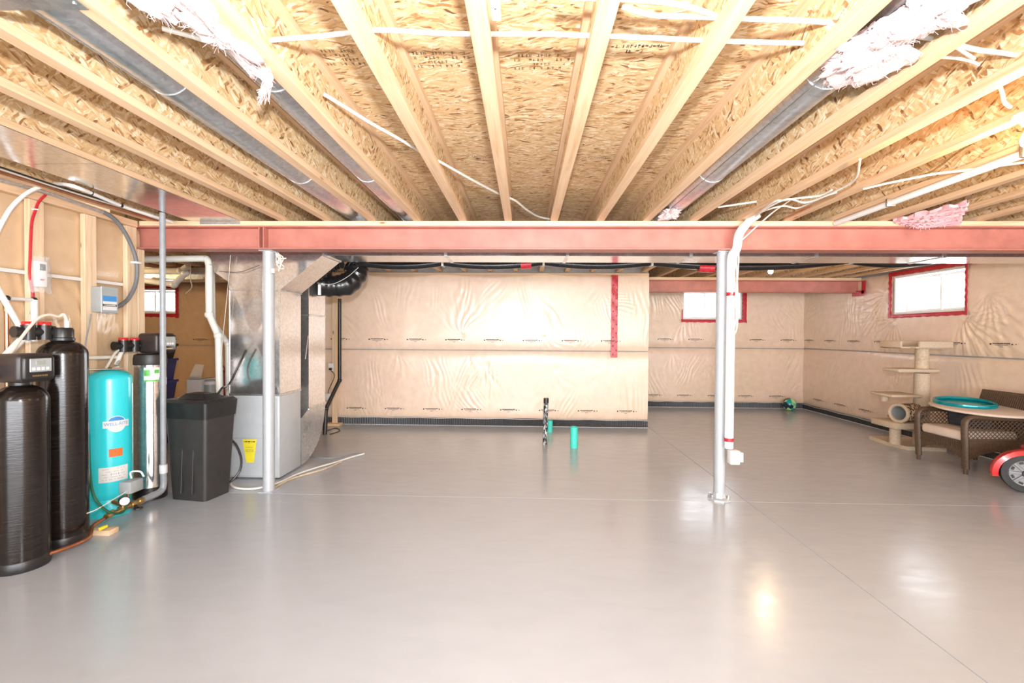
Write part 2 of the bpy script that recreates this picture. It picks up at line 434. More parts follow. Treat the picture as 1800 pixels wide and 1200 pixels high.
# ---- insulated walls: concrete behind puffy blankets under wrinkled clear poly
def blanket(parent, name, O, U, N, W, z0, z1, mat, step=.0135, anchors=(), hole=None, seed=0, amp=1.0, npatch=3.6):
    """height-field sheet; O origin at floor, U horizontal direction, N normal into the room"""
    rng = np.random.default_rng(seed)
    us = np.linspace(0, W, max(8, int(W / step))); zs = np.linspace(z0, z1, max(8, int((z1 - z0) / step)))
    if hole:
        us = np.unique(np.concatenate([us[(abs(us - hole[0]) > .004) & (abs(us - hole[1]) > .004)], [h for h in hole[:2] if 0 < h < W]]))
        zs = np.unique(np.concatenate([zs[(abs(zs - hole[2]) > .004) & (abs(zs - hole[3]) > .004)], [h for h in hole[2:] if z0 < h < z1]]))
    A, B = np.meshgrid(us, zs)
    t = (B - z0) / (z1 - z0)
    h = .028 * (1 - np.abs(2 * t - 1) ** 10) - .012
    h += .010 * np.sin(A * 2.3 + seed) * np.sin(t * math.pi)
    for _ in range(int(W * (z1 - z0) * npatch) + 2):
        u0, w0 = rng.uniform(0, W), rng.uniform(z0, z1)
        a = rng.normal(0, .45); ca, sa = math.cos(a), math.sin(a)
        du, dz = A - u0, B - w0; p = du * ca + dz * sa; q = -du * sa + dz * ca
        wl = rng.uniform(.05, .09); sp, sq = rng.uniform(.08, .2), rng.uniform(.14, .34)
        h += amp * rng.uniform(.0012, .0040) * np.exp(-(p / sp) ** 2 - (q / sq) ** 2) * np.sin(2 * math.pi * p / wl + rng.uniform(0, 6) + 3 * q + 1.8 * np.sin(p * rng.uniform(14, 26) + rng.uniform(0, 6)) + 1.6 * np.sin(q * rng.uniform(6, 13) + rng.uniform(0, 6) + p * 9))
    for (u0, w0, st_, L, n, *ex) in anchors:
        du, dz = A - u0, B - w0; r = np.hypot(du, dz) + 1e-4; th = np.arctan2(dz, du); ph = rng.uniform(0, 6)
        thc = rng.choice([-1.57, -1.2, -2.0, 1.57, 1.1, 2.1]); dth = np.abs(np.angle(np.exp(1j * (th - thc)))); sec = np.exp(-(dth / .75) ** 2)
        if ex: sec = np.exp(-(np.abs(np.angle(np.exp(1j * (th - ex[0])))) / ex[1]) ** 4)
        h += 1.0 * st_ * sec * np.exp(-r / L) * (r / (r + .10)) * (np.cos(n * th + ph + 2 * np.sin(3 * th + ph) + 2.5 * np.sin(r * 9 + ph)) + .4 * np.cos(2.3 * n * th + 2 * ph))
        h -= st_ * .8 * np.exp(-(r / .05) ** 2)
    nu, nz = len(us), len(zs)
    P = np.array(O)[None, None, :] + A[..., None] * np.array(U) + B[..., None] * np.array((0, 0, 1.)) + h[..., None] * np.array(N)
    idx = np.arange(nu * nz).reshape(nz, nu)
    F = np.stack([idx[:-1, :-1], idx[:-1, 1:], idx[1:, 1:], idx[1:, :-1]], -1).reshape(-1, 4)
    if hole:
        uc = (us[:-1] + us[1:]) / 2; zc = (zs[:-1] + zs[1:]) / 2; UU, ZZ = np.meshgrid(uc, zc)
        keep = ~((UU > hole[0]) & (UU < hole[1]) & (ZZ > hole[2]) & (ZZ < hole[3])); F = F[keep.reshape(-1)]
    if np.dot(np.cross(np.array(U), (0, 0, 1.)), N) < 0: F = F[:, ::-1]
    me = bpy.data.meshes.new(name); V = P.reshape(-1, 3)
    me.vertices.add(len(V)); me.vertices.foreach_set('co', V.astype(np.float32).ravel())
    me.loops.add(F.size); me.loops.foreach_set('vertex_index', np.ascontiguousarray(F).astype(np.int32).ravel())
    me.polygons.add(len(F)); me.polygons.foreach_set('loop_start', np.arange(0, F.size, 4, dtype=np.int32))
    me.update(calc_edges=True); me.shade_smooth(); me.materials.append(mat)
    return link(name, me, parent)

def mark_mesh():
    s = MB(); rnd = random.Random(3)
    def q(x, z, w, h): s.add([(x, 0, z), (x + w, 0, z), (x + w, 0, z + h), (x, 0, z + h)], [(0, 1, 2, 3)])
    def disc(x, z, r): s.add([(x + r * math.cos(a), 0, z + r * math.sin(a)) for a in [k * math.pi / 4 for k in range(8)]], [tuple(range(8))])
    disc(-.13, 0, .011)
    x = -.105
    while x < .085:
        w = rnd.uniform(.006, .012); q(x, .001, w, rnd.uniform(.010, .015)); x += w + .003
    x = -.085
    while x < .065:
        w = rnd.uniform(.004, .012); q(x, -.014, w, .006); x += w + .003
    q(-.025, -.034, .02, .005); q(0, -.034, .014, .005)
    disc(.115, -.001, .010); disc(.155, -.001, .007)
    return s.mesh('print_mark', M['ink'], smooth=False)
MARK = mark_mesh()
def marks(parent, O, U, N, u0, W, zrow, offs=.031):
    u = u0
    rz = math.atan2(U[1], U[0])
    while u < W - .14:
        p = Vector(O) + Vector(U) * u + Vector(N) * offs; p.z = zrow
        link('print_mark', MARK, parent, p, (0, 0, rz)); u += .605

def membrane(parent, O, U, N, W, h=.115, edge=True):
    s = MB(); n = int(W / .014); U = Vector(U); N = Vector(N); O = Vector(O); v = []; f = []
    for i in range(n + 1):
        d = .022 + (.005 if i % 2 else 0); p = O + U * (W * i / n) + N * d
        tz = h + .006 * math.sin(i * .05)
        v += [(p.x, p.y, 0), (p.x, p.y, tz), (p.x - N.x * .03, p.y - N.y * .03, tz)]
    for i in range(n): a = i * 3; f += [(a, a + 3, a + 4, a + 1), (a + 1, a + 4, a + 5, a + 2)]
    s.add(v, f); s.build('drain_membrane', M['membrane'], parent, smooth=False)
    if edge:
        e = MB(); e.tube([O + U * (W * i / 60) + N * .031 + Vector((0, 0, .004)) for i in range(61)], .004, 5); e.build('membrane_foot', M['white_edge'], parent)
        e = MB(); e.tube([O + U * (W * i / 60) + N * (.03 + .004 * math.sin(i * 1.7)) + Vector((0, 0, h + .004 * math.sin(i * .9))) for i in range(61)], .005, 5); e.build('poly_hem', M['white_edge'], parent)

def wall_back(name, x0, x1, y, thick, hole=None, ztop=ZS):
    w = MB()
    if hole:
        a, b, c, d = hole
        w.box(x0, a, y, y + thick, 0, ztop); w.box(b, x1, y, y + thick, 0, ztop); w.box(a, b, y, y + thick, 0, c); w.box(a, b, y, y + thick, d, ztop)
    else: w.box(x0, x1, y, y + thick, 0, ztop)
    return struct(w.build(name, M['concrete'], smooth=False))

# bump-out in the middle
BX0, BX1 = -3.9, 1.905
wb = wall_back('wall_back_middle', BX0, BX1, YB + .035, 2.1)
O = (BX0, YB, 0); U = (1, 0, 0); N = (0, -1, 0); W = BX1 - BX0
SEAM = 1.19
an_u = [(u + BX0 * 0, SEAM + .02, .006, .22, 15) for u in (1.75, 3.35, 4.75)] + [(2.9, 1.4, .008, .45, 19), (4.2, 1.45, .009, .4, 21), (3.5, 1.32, .005, .3, 17), (5.35, 2.3, .004, .3, 12)]
an_l = [(u, SEAM - .03, .006, .25, 14) for u in (1.9, 3.05, 4.6, 5.2)] + [(3.3, .95, .007, .4, 18), (4.4, .9, .006, .35, 16), (2.5, .8, .005, .3, 15), (1.2, .5, .005, .3, 15)]
blanket(wb, 'insulation_blanket', O, U, N, W, SEAM, 2.36, M['insul'], anchors=an_u, seed=1)
blanket(wb, 'insulation_blanket', O, U, N, W, .105, SEAM - .018, M['insul'], anchors=an_l, seed=2)
marks(wb, O, U, N, .37, W, 1.342); marks(wb, O, U, N, .63, W, .255)
membrane(wb, O, U, N, W)
s = MB(); s.box(BX0, BX1, YB - .015, YB + .03, 2.355, 2.395, .004, 1); s.build('top_plate', M['pine_x'], wb)
s = MB()
tp = [(at(1075, 485, Y=YB).x, 1.38)]
zz = np.linspace(1.085, 2.36, 30); v = []; f = []
for i, z in enumerate(zz):
    dj = .004 * math.sin(i * 2.1)
    for xx in (1.325, 1.36, 1.395, 1.425): v.append((xx + dj * .5, YB - .030 - .003 * math.sin(i * 1.3 + xx * 40), z))
for i in range(29):
    for k in range(3): a = i * 4 + k; f.append((a, a + 1, a + 5, a + 4))
s.add(v, f); s.build('red_tape', M['redtape'], wb)['label'] = 'red sheathing tape strip running down the poly'
s = MB()
for i in range(18): s.box(1.35 + .05 * (i % 2), 1.362 + .05 * (i % 2), YB - .0355, YB - .0345, 1.12 + i * .067, 1.14 + i * .067)
s.build('tape_print', M['ink'], wb, smooth=False)
# far right wall with window
WX0, WX1, WZ0, WZ1 = 3.14, 4.31, 1.76, 2.36
wr = wall_back('wall_back_right', BX1 + .001, 5.9, YR + .03, .25, (WX0, WX1, WZ0, WZ1))
O2 = (BX1, YR, 0); W2 = XR - BX1
hole = (WX0 - BX1, WX1 - BX1, WZ0, WZ1)
blanket(wr, 'insulation_blanket', O2, U, N, W2, SEAM + .01, 2.40, M['insul'], hole=hole, step=.016, seed=3,
        anchors=[(hole[0], WZ0, .008, .35, 17), (hole[1], WZ0, .008, .35, 17), (.15, 2.3, .008, .5, 15), (3.0, 2.2, .006, .35, 13)])
blanket(wr, 'insulation_blanket', O2, U, N, W2, .10, SEAM - .010, M['insul'], step=.016, seed=4, anchors=[(3.35, .2, .008, .4, 15), (1.0, 1.1, .005, .3, 14)])
marks(wr, O2, U, N, .28, W2, 1.36); marks(wr, O2, U, N, .68, W2, .24)
membrane(wr, O2, U, N, W2)
# far left wall with window
LX0, LX1, LZ0, LZ1 = -8.1, -6.95, 1.80, 2.30
wl2 = wall_back('wall_back_left', -8.8, BX0 - .001, YBL + .03, .25, (LX0, LX1, LZ0, LZ1))
O3 = (-8.7, YBL, 0); W3 = BX0 + 8.7
hole3 = (LX0 + 8.7, LX1 + 8.7, LZ0, LZ1)
blanket(wl2, 'insulation_blanket', O3, U, N, W3, 1.17, 2.40, M['insul_tan'], hole=hole3, step=.022, seed=5, anchors=[(hole3[1], LZ0, .008, .35, 17), (2.6, 1.9, .012, .4, 15)])
blanket(wl2, 'insulation_blanket', O3, U, N, W3, .10, 1.16, M['insul_tan'], step=.03, seed=6)
marks(wl2, O3, U, N, .43, W3, 1.29)
# right wall with window
RY0, RY1, RZ0, RZ1 = 5.96, 7.12, 1.77, 2.345
w = MB()
for a in ((YREAR, RY0, 0, ZS), (RY1, YR + .3, 0, ZS), (RY0, RY1, 0, RZ0), (RY0, RY1, RZ1, ZS)): w.box(XR + .03, XR + .25, a[0], a[1], a[2], a[3])
wrt = struct(w.build('wall_right', M['concrete'], smooth=False))
O4 = (XR, YR, 0); U4 = (0, -1, 0); N4 = (-1, 0, 0); W4 = YR - 4.0
hole4 = (YR - RY1, YR - RY0, RZ0, RZ1)
blanket(wrt, 'insulation_blanket', O4, U4, N4, W4, SEAM + .015, 2.40, M['insul'], hole=hole4, seed=7,
        anchors=[(hole4[0], RZ0 - .05, .022, .42, 26, -2.3, 1.3), (hole4[1], RZ0 - .05, .020, .40, 24, -.9, 1.2), (hole4[0] - .1, 2.05, .016, .45, 22, -2.8, 1.0), (hole4[1] + .25, 1.95, .012, .4, 20, -1.2, 1.2), (hole4[0] - .35, 1.95, .010, .35, 17), (.1, 2.0, .006, .3, 13), (4.2, 1.9, .006, .3, 15)])
blanket(wrt, 'insulation_blanket', O4, U4, N4, W4, .10, SEAM - .004, M['insul'], seed=8,
        anchors=[(1.6, 1.05, .007, .25, 15), (2.2, 1.0, .008, .25, 14), (3.5, 1.1, .004, .3, 15), (.1, .3, .008, .35, 15)])
s = MB(); s.box(XR - .005, XR + .03, YREAR, 4.0, 0, ZS); s.build('plain_board', M['insul'], wrt)
marks(wrt, O4, U4, N4, .2, W4, 1.36); marks(wrt, O4, U4, N4, .5, W4, .24)
membrane(wrt, O4, U4, N4, W4, .09)
# rear and far-left closing walls (behind the camera / out of sight)
struct(MB().box(-3.7, 5.8, YREAR - .2, YREAR, 0, ZS).build('wall_rear', M['insul']))
struct(MB().box(-9.0, -8.8, 3.9, 9.4, 0, ZS).build('wall_far_left', M['insul_tan']))
struct(MB().box(-8.8, -3.60, 3.9, 4.05, 0, ZS).build('wall_partition', M['insul_tan']))

# ---- left stud wall
w = MB(); w.box(-3.60, -3.50, YREAR, 4.05, 0, ZJ)
wl = struct(w.build('wall_left', M['concrete']))
O5 = (-3.475, 4.04, 0); U5 = (0, -1, 0); N5 = (1, 0, 0)
blanket(wl, 'insulation_sheet', O5, U5, N5, 2.3, 1.835, 2.36, M['insul_tan'], step=.03, seed=9, amp=.3)
blanket(wl, 'insulation_sheet', O5, U5, N5, 2.3, .04, 1.830, M['insul_tan'], step=.02, seed=10, npatch=8, amp=1.3)
sm = MB(); sm.box(-.038, 0, -.05, .05, .04, 2.345, .003, 1); smesh = sm.mesh('stud', M['pine_z'])
for yc in (3.136, 3.536, 2.73, 2.33, 1.93, 3.915):
    link('stud', smesh, wl, (XL, yc, 0))
sm = MB(); sm.box(-3.55, XL, 3.9765, 4.05, .04, 2.163, .003, 1); sm.build('stud', M['pine_z'], wl)
sm = MB(); sm.box(-3.50, XL, YREAR, 4.05, 0, .038, .003, 1); sm.build('bottom_plate', M['pine_y'], wl)
sm = MB(); sm.box(-3.50, XL + .004, YREAR, 3.972, 2.347, 2.405, .003, 1); sm.build('top_plate', M['pine_y'], wl)
sm = MB(); sm.box(-3.462, -3.448, 1.8, 3.86, 1.822, 1.848, .002, 1); sm.build('strapping', M['carton'], wl)

# ---- steel beams, wooden plates, posts
def beam(name, x0, x1, yc, z0, z1, fw, label, stiff=None):
    t = thing(name, label, 'beam', (x0, yc, z0))
    MB().box(x0, x1, yc - .006, yc + .006, z0 + .012, z1 - .012).build('web', M['steel_red'], t)
    MB().box(x0, x1, yc - fw / 2, yc + fw / 2, z1 - .012, z1, .002, 1).build('top_flange', M['steel_red'], t)
    MB().box(x0, x1, yc - fw / 2, yc + fw / 2, z0, z0 + .012, .002, 1).build('bottom_flange', M['steel_red'], t)
    for x in stiff or ():
        b = MB().box(x - .005, x + .005, yc - fw / 2 + .004, yc - .006, z0 + .012, z1 - .012, .001, 1).build('stiffener', M['steel_red'], t)
    return t
BY, BZ0, BZ1 = 4.06, 2.165, 2.367
beam('steel_beam', -3.50, 5.6, BY, BZ0, BZ1, .165, 'long red primed steel beam carried by the two grey posts', (-2.34, -2.30))
MB().box(-3.50, 5.56, BY - .082, BY + .082, BZ1, ZJ, .003, 1)
pl = struct(MB().box(-3.41, 5.56, BY - .082, BY + .082, BZ1, ZJ - .001, .003, 1).build('trim_1', M['pine_x']))
beam('steel_beam', 1.93, 5.56, 7.86, 2.165, 2.365, .16, 'short red steel beam in front of the far right window')
struct(MB().box(1.93, 5.54, 7.78, 7.94, 2.365, ZJ - .001, .003, 1).build('trim_2', M['pine_x']))
def post(x, y, r, label, bracket):
    t = thing('support_post', label, 'post', (x, y, 0), 0)
    MB().lathe([(r, .008), (r, .9), (r + .001, .95), (r, 1.0), (r, BZ0 - .008)], (x, y, 0), 28).build('shaft', M['post'], t)
    MB().box(x - .06, x + .06, y - .06, y + .06, BZ0 - .008, BZ0, .002, 1).build('cap_plate', M['post'], t)
    if bracket:
        b = MB().lathe([(.10, 0), (.10, .012), (.06, .02), (.052, .05), (r + .001, .06)], (x, y, 0), 8).build('base_plate', M['post'], t)
        for dx, dy in ((-.07, -.03), (.07, -.03), (-.06, .05), (.06, .05)):
            MB().cyl((x + dx, y + dy, .012), (x + dx, y + dy, .038), .010, 6).build('bolt', M['galv'], b)
    else:
        MB().box(x - .065, x + .065, y - .065, y + .065, 0, .008, .002, 1).build('base_plate', M['floor'], t)
post(-2.31, 4.085, .049, 'plain grey steel post standing in front of the furnace', False)
post(1.715, 4.085, .047, 'grey steel post with white sleeve and outlet strapped to it', True)

# ---- windows
def window(name, mk, W, z0, z1, mull, tapes, frame_d=.0):
    """mk(u, d, z): u along the wall, d depth outwards"""
    root = bpy.data.objects.new(name, None); COL.objects.link(root); struct(root)
    def bx(nm, mat, u0, u1, d0, d1, a, b, par=root, bev=.003):
        m = MB().box(u0, u1, d0, d1, a, b, bev, 1); m.v = [tuple(mk(*p)) for p in m.v]; return m.build(nm, mat, par)
    D = .16; t = .035
    for nm, u0, u1, a, b in (('jamb', 0, t, z0, z1), ('jamb', W - t, W, z0, z1), ('head_jamb', t, W - t, z1 - t, z1), ('sill', t, W - t, z0, z0 + t)):
        bx(nm, M['vinyl'], u0, u1, -.005, D + .06, a, b)
    i0, i1, a, b = t, W - t, z0 + t, z1 - t; mx = i0 + (i1 - i0) * mull
    for (p, q, d) in ((i0, mx + .02, D), (mx - .02, i1, D + .03)):
        sash = bx('sash', M['vinyl'], p, p + .035, d, d + .03, a, b)
        bx('stile', M['vinyl'], q - .035, q, d, d + .03, a, b, sash); bx('rail', M['vinyl'], p + .035, q - .035, d, d + .03, b - .035, b, sash)
        bx('rail', M['vinyl'], p + .035, q - .035, d, d + .03, a, a + .035, sash)
        bx('pane', M['glass'], p + .035, q - .035, d + .012, d + .016, a + .035, b - .035, sash, 0)
    for (u0, u1, a, b) in tapes:
        m = MB(); n = 24; v = []; f = []; hor = (u1 - u0) > (b - a)
        for i in range(n + 1):
            s_ = i / n; j = .006 * math.sin(i * 2.3 + u0 * 9) ; k = .004 * math.sin(i * 1.7)
            if hor: P = [(u0 + (u1 - u0) * s_, -.036 - k, a + j), (u0 + (u1 - u0) * s_, -.040 + k, (a + b) / 2), (u0 + (u1 - u0) * s_, -.034, b)]
            else: P = [(u0 + j, -.036 - k, a + (b - a) * s_), ((u0 + u1) / 2, -.040 + k, a + (b - a) * s_), (u1, -.034 - k, a + (b - a) * s_)]
            v += [tuple(mk(*p)) for p in P]
        for i in range(n):
            for c in range(2): q = i * 3 + c; f.append((q, q + 1, q + 4, q + 3))
        m.add(v, f); m.build('red_tape', M['redtape'], root)
    return root
w4 = RY1 - RY0
window('window_1', lambda u, d, z: (XR + d, RY1 - u, z), w4, RZ0, RZ1, .52,
       [(-.058, .0, RZ0 - .05, RZ1 + .05), (w4, w4 + .035, RZ0 - .05, RZ1 + .03), (-.058, w4 + .09, RZ1, RZ1 + .062), (-.058, w4 + .035, RZ0 - .052, RZ0)])
w2 = WX1 - WX0
window('window_2', lambda u, d, z: (WX0 + u, YR + d, z), w2, WZ0, WZ1, .42,
       [(w2, w2 + .085, WZ0 - .05, WZ1), (-.02, .0, WZ0 - .05, WZ0 + .2), (-.03, w2 + .09, WZ0 - .06, WZ0)])
w3 = LX1 - LX0
window('window_3', lambda u, d, z: (LX0 + u, YBL + d, z), w3, LZ0, LZ1, .5,
       [(w3, w3 + .06, LZ0 - .09, LZ1 + .03), (-.02, w3 + .06, LZ0 - .07, LZ0), (-.02, w3 + .06, LZ1, LZ1 + .05)])
# red tape where the short beam meets the right wall
s = MB()
for (a, b, r) in (((1500, 519), (1517, 512), .035), ((1517, 514), (1520, 495), .035)):
    p, q = at(*a, X=XR - .045), at(*b, X=XR - .045); s.box(XR - .05, XR - .042, min(p.y, q.y) - .03, max(p.y, q.y) + .03, min(p.z, q.z) - .02, max(p.z, q.z) + .02, .003, 1)
s.build('red_tape', M['redtape'], wrt)

# ================================================================== DUCTWORK AND FURNACE
FX0, FX1, FY0, FY1 = -2.89, -2.392, 4.42, 4.845
t = thing('furnace', 'pale grey furnace cabinet on the floor behind the left post', 'furnace', (FX0, FY0, 0))
MB().box(FX0, FX1, FY0, FY1, .012, .815, .006).build('cabinet', M['furnace'], t)
MB().box(FX0 - .004, FX1 + .004, FY0 - .004, FY1 + .004, .815, .835, .003, 1).build('top_rim', M['galv'], t)
pnl = MB().box(FX0 + .02, FX1 - .02, FY0 - .006, FY0, .40, .80, .003, 1).build('upper_door', M['furnace'], t)
MB().box(FX0 + .02, FX1 - .02, FY0 - .006, FY0, .03, .395, .003, 1).build('lower_door', M['furnace'], t)
for x in (FX0 + .03, FX1 - .03): MB().cyl((x, FY0 + .03, 0), (x, FY0 + .03, .013), .02, 10).build('foot', M['black'], t)
c = [at(426, 772, Y=FY0 - .008), at(451, 772, Y=FY0 - .008), at(446, 813, Y=FY0 - .008), at(433, 813, Y=FY0 - .008)]
yl = MB().prism([(p.x, p.z) for p in c], 'y', FY0 - .0085, FY0 - .0065).build('yellow_sticker', M['yellow'], t, smooth=False)
yl['label'] = 'yellow tapering paper sticker with black print'
s = MB()
for r_, n in ((.016, 9), (.034, 1), (.075, 6), (.10, 7), (.115, 7)):
    for k in range(n):
        x = (c[0].x + c[1].x) / 2 + (k - n / 2) * .0125; z = c[0].z - r_
        s.box(x, x + random.uniform(.005, .011), FY0 - .009, FY0 - .0086, z - (.011 if r_ < .03 else .004), z)
s.build('print', M['ink'], yl, smooth=False)['kind'] = 'stuff'

# supply plenum that splays out into the trunk
t = thing('supply_plenum', 'galvanised supply plenum on top of the furnace with splayed shoulders', 'duct', (FX0, FY0, .835))
PZ = 2.403
outline = [(FX0, .836), (FX1, .836), (FX1, 1.845), (-1.965, 2.19), (-1.965, PZ), (-3.13, PZ), (-3.04, 2.02), (FX0, 1.92)]
s = MB(); n = len(outline)
v = [(x, FY1, z) for x, z in outline] + [(x, FY0, z) for x, z in outline]
cx, cz = (FX0 + FX1) / 2, 1.38
v += [(cx, FY0 - .012, cz), (-2.45, FY0 - .008, 2.17)]
f = [tuple(range(n))] + [(i, (i + 1) % n, (i + 1) % n + n, i + n) for i in range(n)]
C0, C1 = 2 * n, 2 * n + 1
low = [n + 0, n + 1, n + 2, n + 7]; up_ = [n + 7, n + 2, n + 3, n + 4, n + 5, n + 6]
for ring, cc in ((low, C0), (up_, C1)):
    for i in range(len(ring)): f.append((ring[i], ring[(i + 1) % len(ring)], cc))
s.add(v, f); s.build('casing', M['galv_mirror'], t, smooth=False)
for x in (FX0, FX1):
    MB().box(x - .004, x + .004, FY0 - .004, FY0 + .012, .84, 1.845, .001, 1).build('corner_seam', M['galv'], t)
MB().box(FX0 - .003, FX1 + .012, FY0 - .003, FY1 + .006, 1.84, 1.85, .001, 1).build('drive_cleat', M['galv'], t)
MB().box(-1.975, -1.955, FY0 - .003, FY1 + .003, 2.18, 2.403, .001, 1).build('drive_cleat', M['galv'], t)
# long trunk behind the beam
TY0, TY1, TZ0 = 4.47, 4.86, 2.19
t = thing('trunk_duct', 'long galvanised trunk duct running right behind the red beam', 'duct', (-1.95, TY0, TZ0))
xs = [-1.955 + 1.18 * i for i in range(7)]; xs[-1] = 5.4
for a, b in zip(xs[:-1], xs[1:]):
    d = MB().box(a, b - .004, TY0, TY1, TZ0, 2.403, .002, 1).build('duct_section', M['galv_mirror'], t)
    MB().box(b - .02, b + .012, TY0 - .006, TY1 + .006, TZ0 - .006, 2.402, .001, 1).build('drive_cleat', M['galv'], d) if b < 5.3 else None
# return drop and boot
t = thing('return_duct', 'tall return air duct behind the furnace curving into its base', 'duct', (FX0, 5.02, 0))
ys0, ys1 = 5.02, 5.435
MB().box(FX0, -2.388, ys0, ys1, .60, 2.40, .002, 1).build('drop', M['galv_mirror'], t)
bt = [(4.852, .52), (4.852, .02)] + [(4.86 + (ys1 - 4.86) * math.sin(a), .60 - .58 * math.cos(a)) for a in [i * math.pi / 2 / 12 for i in range(13)]] + [(ys0, .60)]
MB().prism(bt, 'x', FX0, -2.388).build('boot', M['galv'], t)
MB().box(FX0, -2.380, ys0 - .006, ys1 + .006, .585, .61, .002, 1).build('drive_cleat', M['galv'], t)
MB().box(FX0, -2.382, ys0 - .004, ys1 + .004, 1.62, 1.64, .002, 1).build('drive_cleat', M['galv'], t)
MB().tube([(-2.386, ys0 - .02, 1.40), (-2.384, ys0 - .09, 1.15)], .004, 6).build('hanger_rod', M['galv'], t)
# sheet-metal pan under the joists at the left
t = thing('joist_pan', 'shiny sheet metal pan nailed under the joists at upper left', 'duct', (-2.72, 2, ZJ))
for y0, y1 in ((-1.0, 1.05), (1.055, 2.62), (2.625, 3.96)):
    MB().box(-2.945, -2.495, y0, y1, ZJ - .005, ZJ - .001, .001, 1).build('pan_sheet', M['galv_mirror'], t)
MB().box(-2.86, -2.50, 3.974, 3.977, 2.378, 2.404).build('end_flashing', M['galv'], t)
# round branch ducts in joist bays
def branch(xc, zc, r, y0, y1, label):
    t = thing('round_duct', label, 'duct', (xc, y0, zc), 0, 'round branch ducts between the joists')
    L_ = 1.16; y = y0; i = 0
    while y < y1 - .01:
        e = min(y + L_, y1)
        MB().cyl((xc, y, zc), (xc, e, zc), r, 40).build('pipe_length', M['galv_dull'], t)
        if e < y1: MB().cyl((xc, e - .03, zc), (xc, e + .03, zc), r + .003, 40).build('joint_band', M['galv'], t)
        y = e
    MB().tube([(xc - r * .55, y0, zc - r * .86), (xc - r * .55, y1, zc - r * .86)], .004, 5).build('lock_seam', M['galv'], t)
branch(-1.535, 2.55, .102, -1.5, 5.4, 'wide round duct under the metal strap, left of the other ducts')
branch(-1.075, 2.55, .092, -1.5, 5.2, 'round duct in the bay with the left glass wool tuft')
branch(1.235, 2.55, .10, -1.5, 5.2, 'round duct in the right bay with the white glass wool')
# strap over the first duct
t = thing('metal_strap', 'galvanised strap nailed across joists at top left corner', 'strap', (-1.5, 1.36, ZJ))
MB().box(-1.78, -1.33, 1.325, 1.375, ZJ - .004, ZJ - .001, .001, 1).build('band', M['galv'], t)
for x in (-1.73, -1.35): MB().cyl((x, 1.35, ZJ - .007), (x, 1.35, ZJ - .004), .006, 8).build('nail', M['galv'], t)

# black insulated fresh-air duct
t = thing('flexible_duct', 'fat black plastic sleeved flexible duct curling beside the return duct', 'duct', (-2.2, 5.4, 1.9))
pth = cat([(-2.38, 5.30, 2.00), (-2.24, 5.34, 1.985), (-2.10, 5.40, 2.02), (-2.03, 5.46, 2.12), (-2.04, 5.50, 2.22), (-2.10, 5.5, 2.27)], 14)
MB().tube(pth, lambda q: .128 + .005 * math.sin(q * 55) + .006 * math.sin(q * 21), 24).build('lower_sleeve', M['flexblack'], t)
pth = cat([(-2.38, 5.12, 2.10), (-2.28, 5.10, 2.16), (-2.20, 5.14, 2.24), (-2.12, 5.2, 2.29)], 14)
MB().tube(pth, lambda q: .11 + .010 * math.sin(q * 48), 24).build('upper_sleeve', M['flexblack'], t)
MB().box(-2.33, -2.30, 5.11, 5.13, 1.86, 1.98, .003, 1).build('white_tag', M['paper'], t)
MB().tube(cat([(-2.36, 5.16, 2.0), (-2.2, 5.19, 1.99), (-2.05, 5.25, 2.08), (-1.95, 5.33, 2.2)], 6), .003, 6).build('draw_string', M['cable'], t)
# black run sagging between its hangers
t = thing('black_drain_pipe', 'black insulated pipe run sagging between hangers below the joists', 'pipe', (0, 5.3, 2.25))
hang = [(-1.95, 2.262), (-.95, 2.262), (.2, 2.272), (1.42, 2.272), (3.62, 2.30), (4.55, 2.30)]
pts = []
for (xa, za), (xb, zb) in zip(hang[:-1], hang[1:]):
    for i in range(16):
        q = i / 16; sag = .045 * (1.5 if xb - xa > 1.5 else 1) * 4 * q * (1 - q)
        pts.append((xa + (xb - xa) * q, 5.28, za + (zb - za) * q - sag))
pts += [(4.60, 5.28, 2.315), (4.65, 5.28, 2.36), (4.66, 5.28, 2.45)]
MB().tube(pts, lambda q: .050, 14).build('sleeve', M['flexblack'], t)
for x, z in hang[1:-1]: MB().box(x - .012, x + .012, 5.222, 5.338, z - .056, ZJ - .001, .002, 1).build('hanger', M['cable'], t)
MB().cyl((-.06, 5.28, 2.232), (.06, 5.28, 2.24), .053, 14).build('red_tape_band', M['redtape'], t)
MB().cyl((1.95, 5.28, 2.205), (2.12, 5.28, 2.200), .053, 14).build('red_tape_band', M['redtape'], t)

# plumbing stack by the bump-out wall
t = thing('black_waste_pipe', 'tall black plastic waste pipe with offset beside the wooden upright', 'pipe', (-2.8, 6.4, 0))
yb = 6.42
pA, pB, pC, pD = at(597, 525, Y=6.7), at(597, 668, Y=6.7), at(573, 718, Y=6.5), at(571, 764, Y=6.42)
MB().tube([pA, pB], .027, 14).build('upper_length', M['black'], t)
MB().tube([pB, pC], .027, 14).build('slanting_length', M['black'], t)
MB().tube([pC, (pD.x, pD.y, 0)], .030, 14).build('foot_length', M['black'], t)
for p, q in ((pB, .034), (pC, .037)): MB().ball(p, q, 14, 8).build('elbow', M['black'], t)
MB().tube(cat([pC + Vector((0, -.03, .02)), pC + Vector((-.12, -.05, -.04)), pC + Vector((-.22, -.06, -.1))], 5), .02, 10).build('branch', M['black'], t)
t = thing('wooden_upright', 'pine upright on a wooden foot block against the poly', 'stud', (-2.98, 7.08, 0))
MB().box(-2.995, -2.915, 7.06, 7.10, .04, 2.36, .003, 1).build('upright', M['pine_z'], t)
MB().box(-3.08, -2.85, 6.98, 7.12, 0, .04, .004, 1).build('foot_block', M['pine_x'], t)
t = thing('power_outlet', 'white outlet with black plug and dangling cord near the black waste pipe', 'outlet', (-3.02, 7.12, .95))
p = at(582, 645, Y=7.05)
